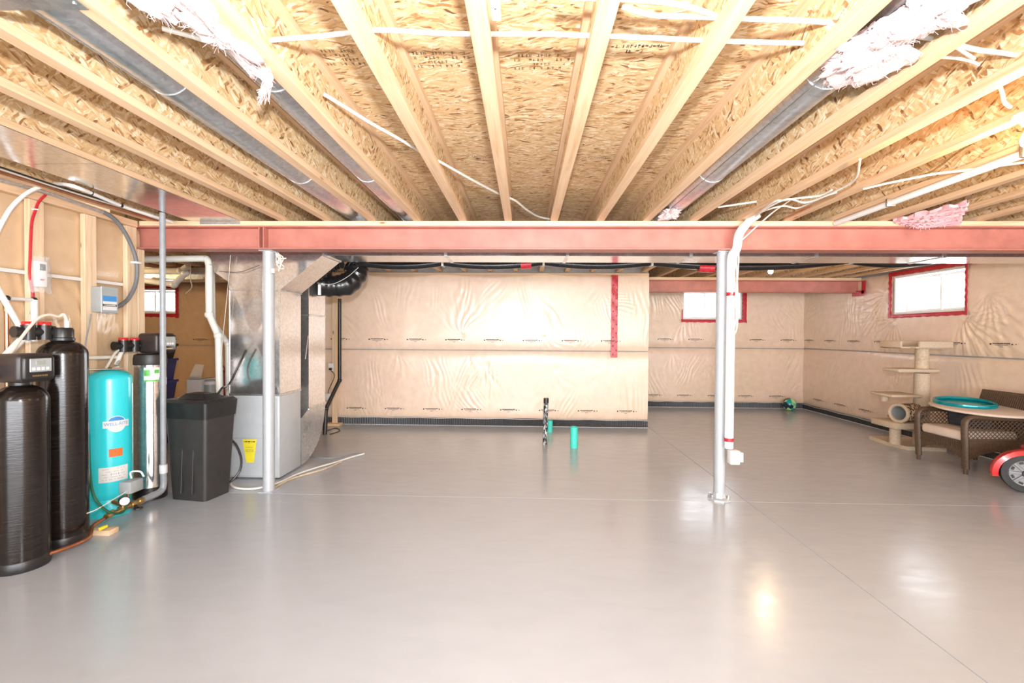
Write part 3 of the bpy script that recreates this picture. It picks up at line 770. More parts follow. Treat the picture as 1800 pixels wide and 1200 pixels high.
MB().box(p.x - .045, p.x + .035, 7.045, 7.16, p.z - .06, p.z + .06, .006).build('cover', M['white'], t)
MB().box(p.x - .02, p.x + .02, 7.01, 7.045, p.z - .045, p.z - .01, .004).build('plug', M['black'], t)
MB().tube(cat([p + Vector((0, -.05, -.03)), at(588, 660, Y=6.95), at(580, 680, Y=6.95), at(577, 690, Y=6.95), at(583, 700, Y=6.9)], 6), .005, 6).build('cord', M['black'], t)
MB().box(*(lambda a: (a.x - .03, a.x + .05, 6.86, 6.92, a.z - .05, a.z + .05))(at(577, 697, Y=6.9)), .006).build('transformer', M['white'], t)

# white vent pipes left of the plenum
def pipe_thing(name, label, mat, runs, r, cat_='pipe', joints=(), loc=None):
    t = thing(name, label, cat_, loc or runs[0][0])
    for p in runs: MB().tube(p, r, 14).build('pipe_run', M[mat], t)
    for p in joints: MB().ball(p, r * 1.28, 14, 10).build('elbow', M[mat], t)
    return t
YP = 4.62
a = [at(250, 456, Y=YP), at(362, 454, Y=YP), at(368, 466, Y=YP), at(368, 553, Y=YP), at(384, 590, Y=YP), at(386, 690, Y=YP)]
pipe_thing('vent_pipe', 'white plastic vent pipe elbowing down in front of its twin', 'pvc',
           [[a[0], a[1]], cat([a[1], a[1] * .3 + a[2] * .7 + Vector((.0, 0, .02)), a[2]], 4), [a[2], a[3]], [a[3], a[4]], [a[4], a[5]], [a[5], (a[5].x, a[5].y, .5), (FX0 - .004, a[5].y, .44)]], .034, 'pipe', [a[3], a[4]])
YP2 = 4.78
b = [at(372, 470, Y=YP2), at(374, 566, Y=YP2), at(401, 605, Y=YP2), at(402, 690, Y=YP2)]
pipe_thing('vent_pipe', 'white plastic vent pipe jogging right towards the plenum', 'pvc', [[b[0], b[1]], [b[1], b[2]], [b[2], b[3]], [b[3], (b[3].x, b[3].y, .62), (FX0 - .004, b[3].y, .58)]], .030, 'pipe', [b[1], b[2]])
YP3 = 6.6
c3 = [at(235, 476, Y=YP3), at(318, 476, Y=YP3), at(330, 468, Y=YP3)]
pipe_thing('vent_pipe', 'upper white plastic pipe hung over the far left window', 'pvc', [[c3[0], c3[1]], [c3[1], c3[2]]], .045, 'pipe', [c3[1]])
c3 = [at(235, 490, Y=YP3), at(306, 500, Y=YP3), at(326, 480, Y=YP3)]
pipe_thing('vent_pipe', 'lower kinked white plastic pipe just above the far left window', 'pvc', [[c3[0], c3[1]], [c3[1], c3[2]]], .042, 'pipe', [c3[1], c3[2]])
t = thing('flat_duct', 'dull sheet metal duct under the ceiling over the far left window', 'duct', (-6, 6.9, 2.3))
MB().box(-8.0, -3.95, 6.75, 7.15, 2.22, 2.40, .004, 1).build('duct_section', M['galv_dull'], t)
MB().box(-4.0, -3.93, 6.74, 7.16, 2.21, 2.402, .003, 1).build('drive_cleat', M['galv'], t)
tag(MB().tube(cat([(at(335, 490, Y=6.5).x, 6.5, 2.41), at(335, 490, Y=6.5), at(337, 505, Y=6.5), at(326, 516, Y=6.5)], 5), .006, 6).build('loose_wire', M['cable']), 'white loose wire end hanging near the far left window', 'wire')
tag(MB().tube(cat([at(385, 477, Y=4.38), at(420, 478, Y=4.38), at(440, 472, Y=4.38), at(456, 466, Y=4.38)], 6), .0022, 6).build('thermostat_wire', M['black']), 'thin black wire strung across the top of the plenum', 'wire')
tag(MB().tube(cat([at(405, 448, Y=4.37), at(402, 490, Y=4.37), at(397, 540, Y=4.37), at(391, 600, Y=4.37), at(386, 660, Y=4.37)], 6), .002, 6).build('control_wire', M['cable']), 'thin pale wire hanging down the left edge of the plenum', 'wire')
tag(MB().tube(cat([at(433, 615, Y=4.33), at(418, 645, Y=4.33), at(403, 675, Y=4.25), (-2.74, 4.09, .93), (-2.76, 4.05, .868)], 6), .010, 8).build('black_lead', M['black']), 'thick black lead slanting down from the plenum to the salt bin', 'cable')
t = thing('wire_bundle', 'crumpled bundle of white wires tucked beside the left post top', 'wire', at(487, 460, Y=4.0))
for i in range(9):
    p = [at(484 + random.uniform(0, 6), 444 + random.uniform(0, 4), Y=4.0 + random.uniform(-.03, .03))]
    for k in range(3): p.append(p[-1] + Vector((random.uniform(-.03, .04), random.uniform(-.02, .02), random.uniform(-.07, .01))))
    MB().tube(cat(p, 4), .005, 6).build('strand', M['cable'], t)
MB().box(*(lambda q: (q.x - .012, q.x + .012, 3.97, 3.99, q.z - .02, q.z + .02))(at(480, 476, Y=3.98)), .003).build('connector', M['white'], t)

# ================================================================== WATER TREATMENT
def tank_profile(R, h, dome):
    p = [(R * .90, .0), (R * .985, .012), (R, .03), (R, h - dome)]
    for i in range(1, 12):
        a = i / 11 * math.pi / 2; p.append((max(R * math.cos(a), .036), h - dome + dome * math.sin(a)))
    return p
def control_head(t, c, rz, label_mat='paper'):
    """valve head; local +x is the display face"""
    Mx = Matrix.Translation(c) @ Matrix.Rotation(rz, 4, 'Z')
    b = MB().box(-.10, .09, -.10, .10, 0, .17, .028, 4, M=Mx); body = b.build('valve_head', M['brown_blk'], t)
    MB().box(.07, .108, -.085, .085, .012, .158, .018, 3, M=Mx).build('face_cover', M['black'], body)
    d = MB().box(.104, .112, -.055, .06, .062, .142, .003, 1, M=Mx).build('keypad', M['greybox'], body)
    MB().box(.111, .114, -.025, .025, .104, .128, .001, 1, M=Mx).build('display', M['lcd'], body)
    for k in range(4): MB().box(.111, .1145, -.045 + k * .024, -.028 + k * .024, .072, .090, .002, 1, M=Mx).build('key', M['paper'], body)
    s = MB()
    for k in range(9): s.box(.108, .1092, -.04 + k * .009, -.034 + k * .009, .034, .044, M=Mx)
    s.build('lettering', M['brass'], body, smooth=False)
    return Mx
def bypass(t, Mx, ncap=2):
    """black bypass valve with red knobs, local frame"""
    s = MB(); s.cyl((0, 0, 0), (0, -.20, 0), .03, 16); s.cyl((0, -.02, 0), (0, 0.0, 0), .042, 16); s.cyl((0, -.21, 0), (0, -.19, 0), .036, 16)
    s.v = [tuple(Mx @ Vector(p)) for p in s.v]; body = s.build('bypass_valve', M['black'], t)
    for k in range(ncap):
        y = -.05 - .085 * k
        s = MB(); s.cyl((0, y, -.05), (0, y, .045), .036, 16); s.v = [tuple(Mx @ Vector(p)) for p in s.v]; s.build('valve_barrel', M['black'], body)
        s = MB(); s.box(-.012, .012, y - .034, y + .034, .045, .068, .005); s.cyl((0, y, .043), (0, y, .052), .028, 14)
        s.v = [tuple(Mx @ Vector(p)) for p in s.v]; s.build('red_knob', M['red'], body)

T1 = Vector((-3.055, 2.70, 0))
t = thing('softener_tank', 'short black fibreglass tank with display head at the left edge', 'water tank', T1)
MB().lathe(tank_profile(.128, 1.11, .10), T1, 40).build('vessel', M['black_tank'], t)
MB().lathe([(.128, 0), (.131, .01), (.131, .06), (.128, .065)], T1, 40).build('boot', M['black'], t)
MB().lathe([(.045, 1.10), (.052, 1.105), (.052, 1.13), (.04, 1.135)], T1, 24).build('neck', M['black'], t)
control_head(t, T1 + Vector((.03, .0, 1.125)), math.radians(-6))
bypass(t, Matrix.Translation(T1 + Vector((-.07, -.08, 1.19))) @ Matrix.Rotation(math.radians(-20), 4, 'Z'))
MB().cyl(T1 + Vector((-.12, -.2, 1.03)), T1 + Vector((-.12, -.2, 1.14)), .014, 12).build('copper_stub', M['copper'], t)
T2 = Vector((-3.12, 3.02, 0))
t = thing('filter_tank', 'tall black fibreglass tank with round cap and red knobs', 'water tank', T2)
MB().lathe(tank_profile(.130, 1.375, .10), T2, 40).build('vessel', M['black_tank'], t)
MB().lathe([(.130, 0), (.133, .01), (.133, .06), (.130, .065)], T2, 40).build('boot', M['black'], t)
MB().lathe([(.05, 1.36), (.064, 1.37), (.064, 1.385), (.058, 1.39), (.058, 1.44), (.05, 1.455), (.0, 1.457)], T2, 28).build('round_cap', M['black'], t)
bypass(t, Matrix.Translation(T2 + Vector((-.03, -.03, 1.425))) @ Matrix.Rotation(math.radians(-12), 4, 'Z'))
MB().cyl(T2 + Vector((.02, .01, 1.45)), T2 + Vector((.02, .01, 1.50)), .014, 12).build('hose_adapter', M['white'], t)
hp = T2 + Vector((.02, .01, 1.50))
tag(MB().tube(cat([hp, hp + Vector((-.01, -.01, .045)), at(103, 556, X=-3.12), at(85, 553, X=-3.13), at(65, 561, X=-3.14), at(40, 590, X=-3.15), at(18, 622, X=-3.15), at(-10, 655, X=-3.15)], 6), .009, 8).build('drain_hose', M['cushion']),
    'beige hose arching from the tall black tank cap down leftwards', 'hose')

# turquoise pressure tank
T3 = Vector((-3.268, 3.53, 0)); R3 = .142
t = thing('pressure_tank', 'turquoise steel pressure tank with oval logo sticker', 'water tank', T3)
prof = [(R3 * .9, .135), (R3 * .975, .15), (R3, .185), (R3, 1.06)] + [(R3 * math.cos(a), 1.06 + .075 * math.sin(a)) for a in [i * math.pi / 2 / 8 for i in range(1, 9)]]
MB().lathe(prof, T3, 44).build('vessel', M['teal_tank'], t)
MB().lathe([(R3 * .93, 0), (R3 * .93, .125), (R3 * .86, .16)], T3, 44).build('base_skirt', M['teal_tank'], t)
def wrap(Rw, flat, a0, z0, sx=1.0):
    """bend flat (x, y) points round the tank: x -> arc length, y -> height"""
    return [(T3.x + Rw * math.cos(a0 + x / R3), T3.y + Rw * math.sin(a0 + x / R3), z0 + y) for x, y in flat]
def sticker(name, mat, parent, a0, z0, w, h, lift, shape='rect', slope=0):
    n = 14; m = MB(); v = []; f = []
    for i in range(n + 1):
        x = -w / 2 + w * i / n
        hh = h / 2 if shape == 'rect' else h / 2 * math.sqrt(max(0, 1 - (2 * x / w) ** 2))
        v += wrap(R3 + lift, [(x, -hh), (x, hh)], a0, z0)
    for i in range(n): f.append((2 * i, 2 * i + 2, 2 * i + 3, 2 * i + 1))
    m.add(v, f); return m.build(name, mat, parent)
aL = math.radians(-31); zL = .72
lg = sticker('logo_sticker', M['paper'], t, aL, zL, .125, .125, .0012, 'oval'); lg['label'] = 'oval white and blue logo sticker'
sticker('blue_oval', M['blueprint'], lg, aL, zL + .012, .108, .09, .0018, 'oval')
sticker('white_oval', M['paper'], lg, aL, zL - .022, .085, .052, .0022, 'oval')
sticker('name_band', M['paper'], lg, aL, zL, .165, .052, .0026)
def text_mesh(txt, size):
    cu = bpy.data.curves.new('lettering', 'FONT'); cu.body = txt; cu.size = size; cu.align_x = 'CENTER'; cu.align_y = 'CENTER'; cu.resolution_u = 3
    o = bpy.data.objects.new('lettering_source', cu); COL.objects.link(o)
    dg = bpy.context.evaluated_depsgraph_get(); me = bpy.data.meshes.new_from_object(o.evaluated_get(dg))
    bpy.data.objects.remove(o, do_unlink=True); bpy.data.curves.remove(cu); return me
me = text_mesh('WELL-RITE', .034)
off = wloc(lg)
for v_ in me.vertices:
    p = wrap(R3 + .0034, [(v_.co.x * .92, v_.co.y)], aL, zL)[0]; v_.co = Vector(p) - off
me.materials.append(M['blueprint']); link('lettering', me, lg)
sticker('orange_label', M['orange'], t, math.radians(-33), .50, .085, .062, .0014)
wl_ = sticker('data_label', M['paper'], t, math.radians(-38), .335, .185, .115, .0012)
s = MB()
for r_ in range(5):
    for k in range(14):
        if random.random() < .55: s.add(wrap(R3 + .002, [(-.07 + k * .010, .04 - r_ * .02), (-.063 + k * .010, .04 - r_ * .02), (-.063 + k * .010, .044 - r_ * .02), (-.07 + k * .010, .044 - r_ * .02)], math.radians(-38), .335), [(0, 1, 2, 3)])
s.add(wrap(R3 + .002, [(-.02, -.005), (.03, -.005), (.03, .008), (-.02, .008)], math.radians(-38), .335), [(0, 1, 2, 3)])
s.build('print', M['greybox'], wl_, smooth=False)
MB().tube([T3 + Vector((.02, -.02, 1.133)), T3 + Vector((.02, -.02, 1.15))], .012, 10).build('air_valve', M['black'], t)
tag(MB().prism([(-3.33, 3.42), (-3.18, 3.50), (-3.22, 3.62), (-3.36, 3.58)], 'z', 1.138, 1.142).build('paper_tag', M['cushion']), 'brown paper scrap lying on top of the turquoise tank', 'paper')

# stainless softener
T4 = Vector((-3.235, 3.885, 0)); R4 = .113
t = thing('softener_tank', 'stainless jacketed softener tank with black lid and green label', 'water tank', T4)
MB().lathe([(R4, .105), (R4, 1.155)], T4, 44).build('jacket', M['steel'], t)
MB().lathe([(R4 + .004, 0), (R4 + .004, .105), (R4, .108)], T4, 44).build('base_ring', M['black'], t)
MB().lathe([(R4 + .004, 1.15), (R4 + .006, 1.155), (R4 + .006, 1.20), (R4, 1.235), (R4 * .8, 1.245), (0, 1.246)], T4, 44).build('lid', M['dkgrey'], t)
Mx4 = control_head(t, T4 + Vector((.04, .03, 1.25)), math.radians(-5))
bypass(t, Matrix.Translation(T4 + Vector((-.05, -.04, 1.315))) @ Matrix.Rotation(math.radians(-15), 4, 'Z'))
MB().tube([T4 + Vector((-.10, -.16, 1.29)), T4 + Vector((-.12, -.2, 1.16))], .016, 10).build('white_tail_pipe', M['pvc'], t)
def st4(name, mat, par, a0, z0, w, h, lift):
    n = 10; m = MB(); v = []; f = []
    for i in range(n + 1):
        a_ = a0 + (-w / 2 + w * i / n) / R4
        for z in (z0 - h / 2, z0 + h / 2): v.append((T4.x + (R4 + lift) * math.cos(a_), T4.y + (R4 + lift) * math.sin(a_), z))
    for i in range(n): f.append((2 * i, 2 * i + 2, 2 * i + 3, 2 * i + 1))
    m.add(v, f); return m.build(name, mat, par)
gl = st4('green_label', M['paper'], t, math.radians(-40), 1.07, .13, .12, .001)
st4('green_band', M['greenprint'], gl, math.radians(-40), 1.018, .13, .014, .0016)
st4('leaf_print', M['greenprint'], gl, math.radians(-62), 1.085, .04, .05, .0016)
st4('leaf_print', M['greenprint'], gl, math.radians(-28), 1.095, .035, .03, .0016)
t = thing('brine_bin', 'black plastic salt bin with a lid beside the left post', 'bin', (-2.835, 3.95, 0), math.radians(-9))
s = MB(); lo = (.170, .135); hi = (.205, .165)
def frust(m, a, b, z0, z1, bev=.03):
    def ring(w_, d_, z):
        c_ = []
        for sx, sy, st_ in ((1, -1, -90), (1, 1, 0), (-1, 1, 90), (-1, -1, 180)):
            for k in range(5):
                an = math.radians(st_ + k * 22.5); c_.append(((w_ - bev) * sx + bev * math.cos(an), (d_ - bev) * sy + bev * math.sin(an), z))
        return c_
    r0, r1 = ring(*a, z0), ring(*b, z1); n = len(r0)
    m.add(r0 + r1, [tuple(range(n))[::-1], tuple(range(n, 2 * n))] + [(i, (i + 1) % n, (i + 1) % n + n, i + n) for i in range(n)])
frust(s, lo, hi, 0, .72); s.build('body', M['dkgrey'], t, local=True)
for x in (-.04, .07): MB().box(x - .004, x + .004, -.172, -.15, .06, .66, .002, 1, M=Matrix.Rotation(math.radians(-2.4), 4, 'X')).build('rib', M['dkgrey'], t, local=True)
s = MB(); frust(s, (.212, .172), (.222, .182), .70, .835); frust(s, (.222, .182), (.20, .16), .835, .86); l_ = s.build('lid', M['black'], t, local=True)
s = MB(); frust(s, (.15, .11), (.10, .07), .858, .90, .02); s.build('raised_top', M['black'], l_, local=True)
tag(MB().tube(cat([at(404, 770, Y=4.08), at(416, 783, Y=4.12), at(424, 805, Y=4.15), at(422, 825, Y=4.15), at(412, 840, Y=4.12), at(402, 848, Y=4.10)], 6), .010, 8).build('overflow_hose', M['black']), 'black hose bowing out of the right side of the salt bin', 'hose')

# conduit, tee and controls in front of the turquoise tank
PX_, PY_ = -2.975, 3.70
t = thing('drop_pipe', 'grey plastic pipe dropping from the metal pan to the brass tee', 'pipe', (PX_, PY_, .12))
MB().tube([(PX_, PY_, .18), (PX_, PY_, ZJ - .006)], .0215, 16).build('pipe_run', M['greyconduit'], t)
MB().cyl((PX_, PY_, 1.00), (PX_, PY_, 1.06), .026, 16).build('coupling', M['greyconduit'], t)
MB().cyl((PX_, PY_, .27), (PX_, PY_, .34), .029, 16).build('union', M['white_edge'], t)
MB().tube(cat([(PX_, PY_, .27), (PX_, PY_, .17), (PX_ - .0, PY_ - .04, .125), (PX_ - .005, PY_ - .20, .12)], 6), .025, 14).build('elbow', M['greyconduit'], t)
t = thing('brass_tee', 'brass tank tee with gauge and pressure switch by the turquoise tank', 'valve', (-2.97, 3.35, .1))
y0_, y1_ = 3.50, 3.16
s = MB(); s.cyl((-2.98, y0_, .12), (-2.96, y1_, .12), .019, 12)
for y in (3.47, 3.40, 3.31, 3.22): s.cyl((-2.977, y + .018, .12), (-2.976, y - .018, .12), .026, 8)
s.cyl((-2.975, 3.36, .12), (-3.12, 3.40, .14), .02, 12); s.build('manifold', M['brass'], t)
s = MB(); s.cyl((-2.976, 3.36, .12), (-2.976, 3.36, .22), .010, 10); s.build('riser', M['brass'], t)
s = MB(); s.box(-3.02, -2.93, 3.33, 3.45, .22, .31, .008); s.build('pressure_switch', M['greybox'], t)
g = MB(); g.cyl((-2.955, 3.30, .19), (-2.925, 3.275, .19), .034, 20); gg = g.build('gauge', M['black'], t)
MB().cyl((-2.9255, 3.2755, .19), (-2.923, 3.273, .19), .029, 20).build('dial', M['paper'], gg)
MB().tube([(-2.96, 3.30, .13), (-2.955, 3.30, .17)], .007, 8).build('gauge_stem', M['brass'], t)
s = MB(); s.cyl((-2.955, 3.40, .11), (-2.92, 3.385, .10), .010, 8); s.lathe([(.030, -.004), (.030, .004)], (-2.915, 3.38, .10), 10, M=None); s.build('tap_handle', M['black'], t)
MB().tube(cat([(-3.0, 3.42, .31), (-3.03, 3.45, .35), (-3.0, 3.5, .34), (-2.97, 3.5, .30)], 5), .007, 6).build('whip', M['white'], t)
tag(MB().tube(cat([(-2.955, 3.14, .115), (-2.95, 3.05, .10), (-2.90, 2.97, .06), (-2.91, 2.86, .05), (-2.96, 2.72, .05)], 6), .0125, 10).build('copper_pipe', M['copper']), 'copper pipe running along the floor past the tall black tank', 'pipe')
tag(MB().tube(cat([at(150, 725, X=-3.10), at(155, 760, X=-3.08), at(157, 820, X=-3.05), at(163, 865, X=-3.02), at(178, 890, X=-2.98), at(198, 902, X=-2.95), at(215, 900, X=-2.95), at(222, 890, X=-2.955)], 6), .009, 8).build('green_hose', M['greenhose']), 'dark green hose looping down in front of the turquoise tank', 'hose')
tag(MB().tube(cat([at(150, 903, X=-3.0), at(170, 895, X=-2.98), at(195, 880, X=-2.97), at(222, 864, X=-2.965)], 6), .004, 6).build('switch_cable', M['cable']), 'white cable rising to the grey pressure switch', 'cable')
tag(MB().box(-2.94, -2.925, 3.08, 3.14, .055, .075, .003, M=None).build('yellow_tag', M['yellow']), 'small yellow tag clipped under the brass tee', 'tag')
tag(MB().box(-3.10, -2.90, 3.12, 3.20, 0, .038, .004).build('wood_block', M['pine_x']), 'short pine block on the floor under the copper pipe', 'block')

# pipes and cables on the stud wall
XW = XL
tag(MB().tube([(XW + .03, 2.2, 2.39), at(90, 340, X=XW + .03), at(180, 372, X=XW + .03)], .017, 12).build('rigid_conduit', M['galv_dull']), 'straight grey conduit along the top plate of the stud wall', 'conduit')
t = thing('flexible_conduit', 'dark grey flexible conduit curving down into the control box', 'conduit', at(242, 470, X=XW + .03))
MB().tube(cat([at(x, y, X=XW + .028) for x, y in ((178, 371), (195, 380), (212, 397), (228, 425), (238, 452), (241, 475), (238, 500), (226, 524), (212, 536), (198, 542), (190, 543))], 8), lambda q: .0165 + .0012 * math.sin(q * 500), 12).build('hose_run', M['greyflex'], t)
q = at(240, 461, X=XW + .028); MB().box(XW, XW + .05, q.y - .03, q.y + .03, q.z - .012, q.z + .006, .003).build('strap', M['white'], t)
p0, p1 = at(155, 505, X=XW), at(193, 550, X=XW)
t = thing('control_box', 'grey pump control box with blue label screwed to the stud', 'control box', (XW, 3.6, 1.6))
MB().box(XW + .002, XW + .085, 3.53, 3.672, 1.585, 1.785, .006).build('box', M['greybox'], t)
cv = MB().box(XW + .085, XW + .092, 3.526, 3.676, 1.58, 1.79, .003, 1).build('cover', M['greybox'], t)
for nm, mat, z0, z1 in (('blue_band', 'blueprint', 1.672, 1.715), ('white_band', 'paper', 1.648, 1.672), ('black_band', 'ink', 1.632, 1.650), ('white_band', 'paper', 1.602, 1.632)):
    MB().box(XW + .092, XW + .0928, 3.54, 3.662, z0, z1).build(nm, M[mat], cv, smooth=False)
s = MB()
for k in range(10): s.box(XW + .0928, XW + .0932, 3.552 + k * .0105, 3.559 + k * .0105, 1.637, 1.645)
s.build('lettering', M['paper'], cv, smooth=False)
tag(MB().tube(cat([at(160, 551, X=XW + .04), at(157, 570, X=XW + .02), at(151, 600, X=XW + .02), at(148, 640, X=XW + .02)], 5), .005, 6).build('grey_cable', M['greyconduit']), 'thin grey cable leaving the bottom of the control box', 'cable')
t = thing('pex_pipe', 'white water pipe arching over the stud wall top at left', 'pipe', at(85, 324, X=-3.33))
pp = [at(-25, 450, X=-3.30), at(-10, 420, X=-3.30), at(3, 392, X=-3.31), at(22, 362, X=-3.32), at(48, 339, X=-3.33), at(75, 327, X=-3.33), at(95, 323, X=-3.32)]
pp += [at(125, 326, Z=2.385), at(165, 341, Z=2.385), at(215, 362, Z=2.385), at(270, 380, Z=2.385), at(302, 390, Z=2.385)]
MB().tube(cat(pp, 6), .0125, 10).build('pipe_run', M['white'], t)
for x, y in ((85, 325), (160, 339), (213, 361)):
    q = at(x, y, Z=2.385) if x > 100 else at(x, y, X=-3.325); MB().tube([q + Vector((-.002, -.006, 0)), q + Vector((.002, .008, 0))], .0155, 10).build('tie', M['black'], t)
for i, (dx, z, m_) in enumerate(((.05, 2.395, 'copper'), (.09, 2.39, 'copper'), (.13, 2.395, 'cable'), (.17, 2.392, 'black'))):
    tag(MB().tube(cat([(-3.27 + dx + .008 * math.sin(i + k * 1.3), 1.6 + k * .33, z + .004 * math.sin(k * 2 + i)) for k in range(8)], 4), .006, 6).build('wire_run', M[m_]),
        ('reddish wire nearest the white pipe along the joist', 'second reddish wire along the joist beside the metal pan', 'pale wire stapled along the joist by the metal pan', 'black wire running tight beside the metal pan')[i], 'wire')
t = thing('red_cable', 'red cable stapled down the leftmost stud', 'cable', at(55, 430, X=XW + .012))
MB().tube(cat([at(x, y, X=XW + .014) for x, y in ((88, 334), (80, 342), (68, 355), (62, 370), (56, 390), (54, 420), (53, 450), (52, 480), (55, 500), (58, 515), (58, 532), (55, 552))], 6), .0085, 8).build('jacket', M['redtape'], t)
q = at(62, 368, X=XW + .014); MB().box(XW, XW + .028, q.y - .012, q.y + .012, q.z - .004, q.z + .004, .001).build('staple', M['white'], t)
t = thing('alarm_unit', 'white alarm unit under a clear plastic bag on the stud', 'alarm', (XW, 3.13, 1.74))
MB().box(XW + .002, XW + .04, 3.10, 3.17, 1.74, 1.92, .008).build('housing', M['white'], t)
MB().box(XW + .04, XW + .043, 3.115, 3.155, 1.855, 1.90, .002).build('display', M['ink'], t)
MB().box(XW + .04, XW + .042, 3.118, 3.15, 1.785, 1.795, .0005).build('red_mark', M['red'], t)
s = MB(); v = []; f = []
for i in range(13):
    for k in range(17):
        a = k / 16 * math.pi; z = 1.70 + .25 * i / 12; w_ = .07 * (1 - .35 * (i / 12) ** 3); rr = 1 + .08 * math.sin(k * 2.7 + i * 1.9)
        v.append((XW + .006 + .055 * math.sin(a) * rr, 3.14 - w_ * math.cos(a) * rr, z + .006 * math.sin(k * 1.9)))
for i in range(12):
    for k in range(16): a = i * 17 + k; f.append((a, a + 1, a + 18, a + 17))
s.add(v, f); s.build('plastic_bag', M['poly'], t)
t = thing('riser_pipe', 'copper riser with white crossover pipe at the far left', 'pipe', at(12, 690, X=-3.3))
a, b = at(12, 533, X=-3.32), at(12, 700, X=-3.32)
MB().cyl((a.x, a.y, .02), (a.x, a.y, a.z), .014, 12).build('copper_length', M['copper'], t)
MB().cyl((a.x, a.y, a.z - .05), (a.x, a.y, a.z), .018, 12).build('copper_coupling', M['brass'], t)
c_, d_ = at(12, 524, X=-3.33), at(60, 527, X=-3.36)
MB().tube([a, c_ + Vector((0, 0, .0))], .011, 10).build('white_length', M['white'], t); MB().tube([c_, d_], .011, 10).build('white_length', M['white'], t)
e_ = at(60, 600, X=-3.36); MB().tube([d_, (d_.x, d_.y, e_.z)], .020, 12).build('white_downpipe', M['white'], t)
for p in (c_, d_): MB().ball(p, .019, 12, 8).build('elbow', M['black'], t)
tag(MB().tube([at(-20, 480, X=-3.24), at(50, 600, X=-3.24)], .016, 10).build('sloping_pipe', M['white']), 'white pipe sloping down rightwards behind the tall black tank', 'pipe')
tag(MB().tube([at(-5, 641, X=-3.2), at(37, 598, X=-3.2)], .022, 12).build('sloping_pipe', M['white']), 'fat white pipe sloping up rightwards above the short tank', 'pipe')
tag(MB().tube([at(-10, 641, X=-3.1), at(26, 636, X=-3.1)], .014, 12).build('inlet_pipe', M['white']), 'white inlet pipe entering the back of the short tank head', 'pipe')
tag(MB().tube([at(150, 629, X=XW + .06), at(210, 627, X=XW + .06)], .014, 10).build('level_pipe', M['pvc']), 'horizontal white pipe on the wall above the turquoise tank', 'pipe')
tag(MB().tube(cat([at(184, 652, X=-3.30), at(192, 638, X=-3.32), at(205, 618, X=-3.33), at(225, 606, X=-3.33), at(258, 603, X=-3.28)], 6), .0095, 8).build('supply_hose', M['cable']), 'beige hose curving from the turquoise tank top to the stainless softener', 'hose')
tag(MB().tube(cat([at(206, 640, X=-3.34), at(214, 622, X=-3.35), at(232, 612, X=-3.36)], 6), .010, 8).build('return_hose', M['greybox']), 'grey hose hooked behind the red knob of the stainless softener', 'hose')
tag(MB().tube([at(165, 658, X=-3.36), at(208, 645, X=-3.36)], .011, 10).build('short_pipe', M['pvc']), 'short white pipe just above the turquoise tank top', 'pipe')

# ================================================================== THINGS IN THE FAR LEFT CORNER
def tote(c, w_, d_, h, mat, label):
    t = thing('storage_tote', label, 'tote', c, 0, 'stacked storage totes')
    s = MB(); frust(s, (w_ * .44, d_ * .44), (w_ * .5, d_ * .5), 0, h, .03); s.build('tub', M[mat], t, local=True)
    s = MB(); frust(s, (w_ * .53, d_ * .53), (w_ * .53, d_ * .53), h, h + .03, .03); s.build('lid', M[mat], t, local=True)
xt = -4.80
tote((xt, 5.7, 0), .40, .55, .21, 'navy', 'navy storage tote at the bottom of the stack behind the softener')
tote((xt, 5.7, .24), .40, .55, .25, 'navy', 'navy storage tote second from the bottom of the stack')
tote((xt, 5.7, .52), .40, .55, .26, 'navy', 'navy storage tote third from the bottom of the stack')
tote((xt, 5.7, .81), .40, .55, .25, 'navy', 'navy storage tote fourth up, right under the black one')
tote((xt, 5.7, 1.09), .40, .55, .16, 'black', 'black storage tote on top of the navy stack')
t = thing('white_carton', 'white cardboard carton with raised flap behind the salt bin', 'box', (-4.1, 6.1, 0))
p, q = at(328, 667, Y=5.9), at(352, 667, Y=5.9)
MB().box(p.x, q.x, 5.9, 6.25, 0, p.z, .003, 1).build('box', M['carton'], t)
c4 = [at(331, 666, Y=5.92), at(352, 666, Y=5.92), at(358, 641, Y=6.3), at(343, 640, Y=6.3)]
s = MB(); s.add([tuple(x) for x in c4] + [(x.x, x.y + .012, x.z) for x in c4], [(0, 1, 2, 3), (7, 6, 5, 4), (0, 4, 5, 1), (1, 5, 6, 2), (2, 6, 7, 3), (3, 7, 4, 0)]); s.build('flap', M['carton'], t, smooth=False)
t = thing('grey_canister', 'pale grey canister beside the white carton', 'canister', (-3.97, 6.0, 0))
p = at(360, 667, Y=6.0); MB().lathe([(.07, 0), (.07, p.z - .02), (.06, p.z), (0, p.z)], (p.x + .075, 6.0, 0), 20).build('body', M['greybox'], t); MB().lathe([(.073, p.z - .06), (.073, p.z - .02)], (p.x + .075, 6.0, 0), 20).build('band', M['paper'], t)
t = thing('red_bag', 'dark red bag slumped behind the white vent pipes', 'bag', (-3.65, 5.3, 0))
MB().lathe([(.10, 0), (.13, .2), (.12, .5), (.10, .75), (.06, .95), (.0, 1.0)], (-3.55, 5.35, 0), 14).build('cloth', M['darkred'], t)
MB().tube(cat([(-3.58, 5.33, .95), (-3.55, 5.3, 1.05), (-3.52, 5.33, .95)], 5), .008, 6).build('handle', M['darkred'], t)

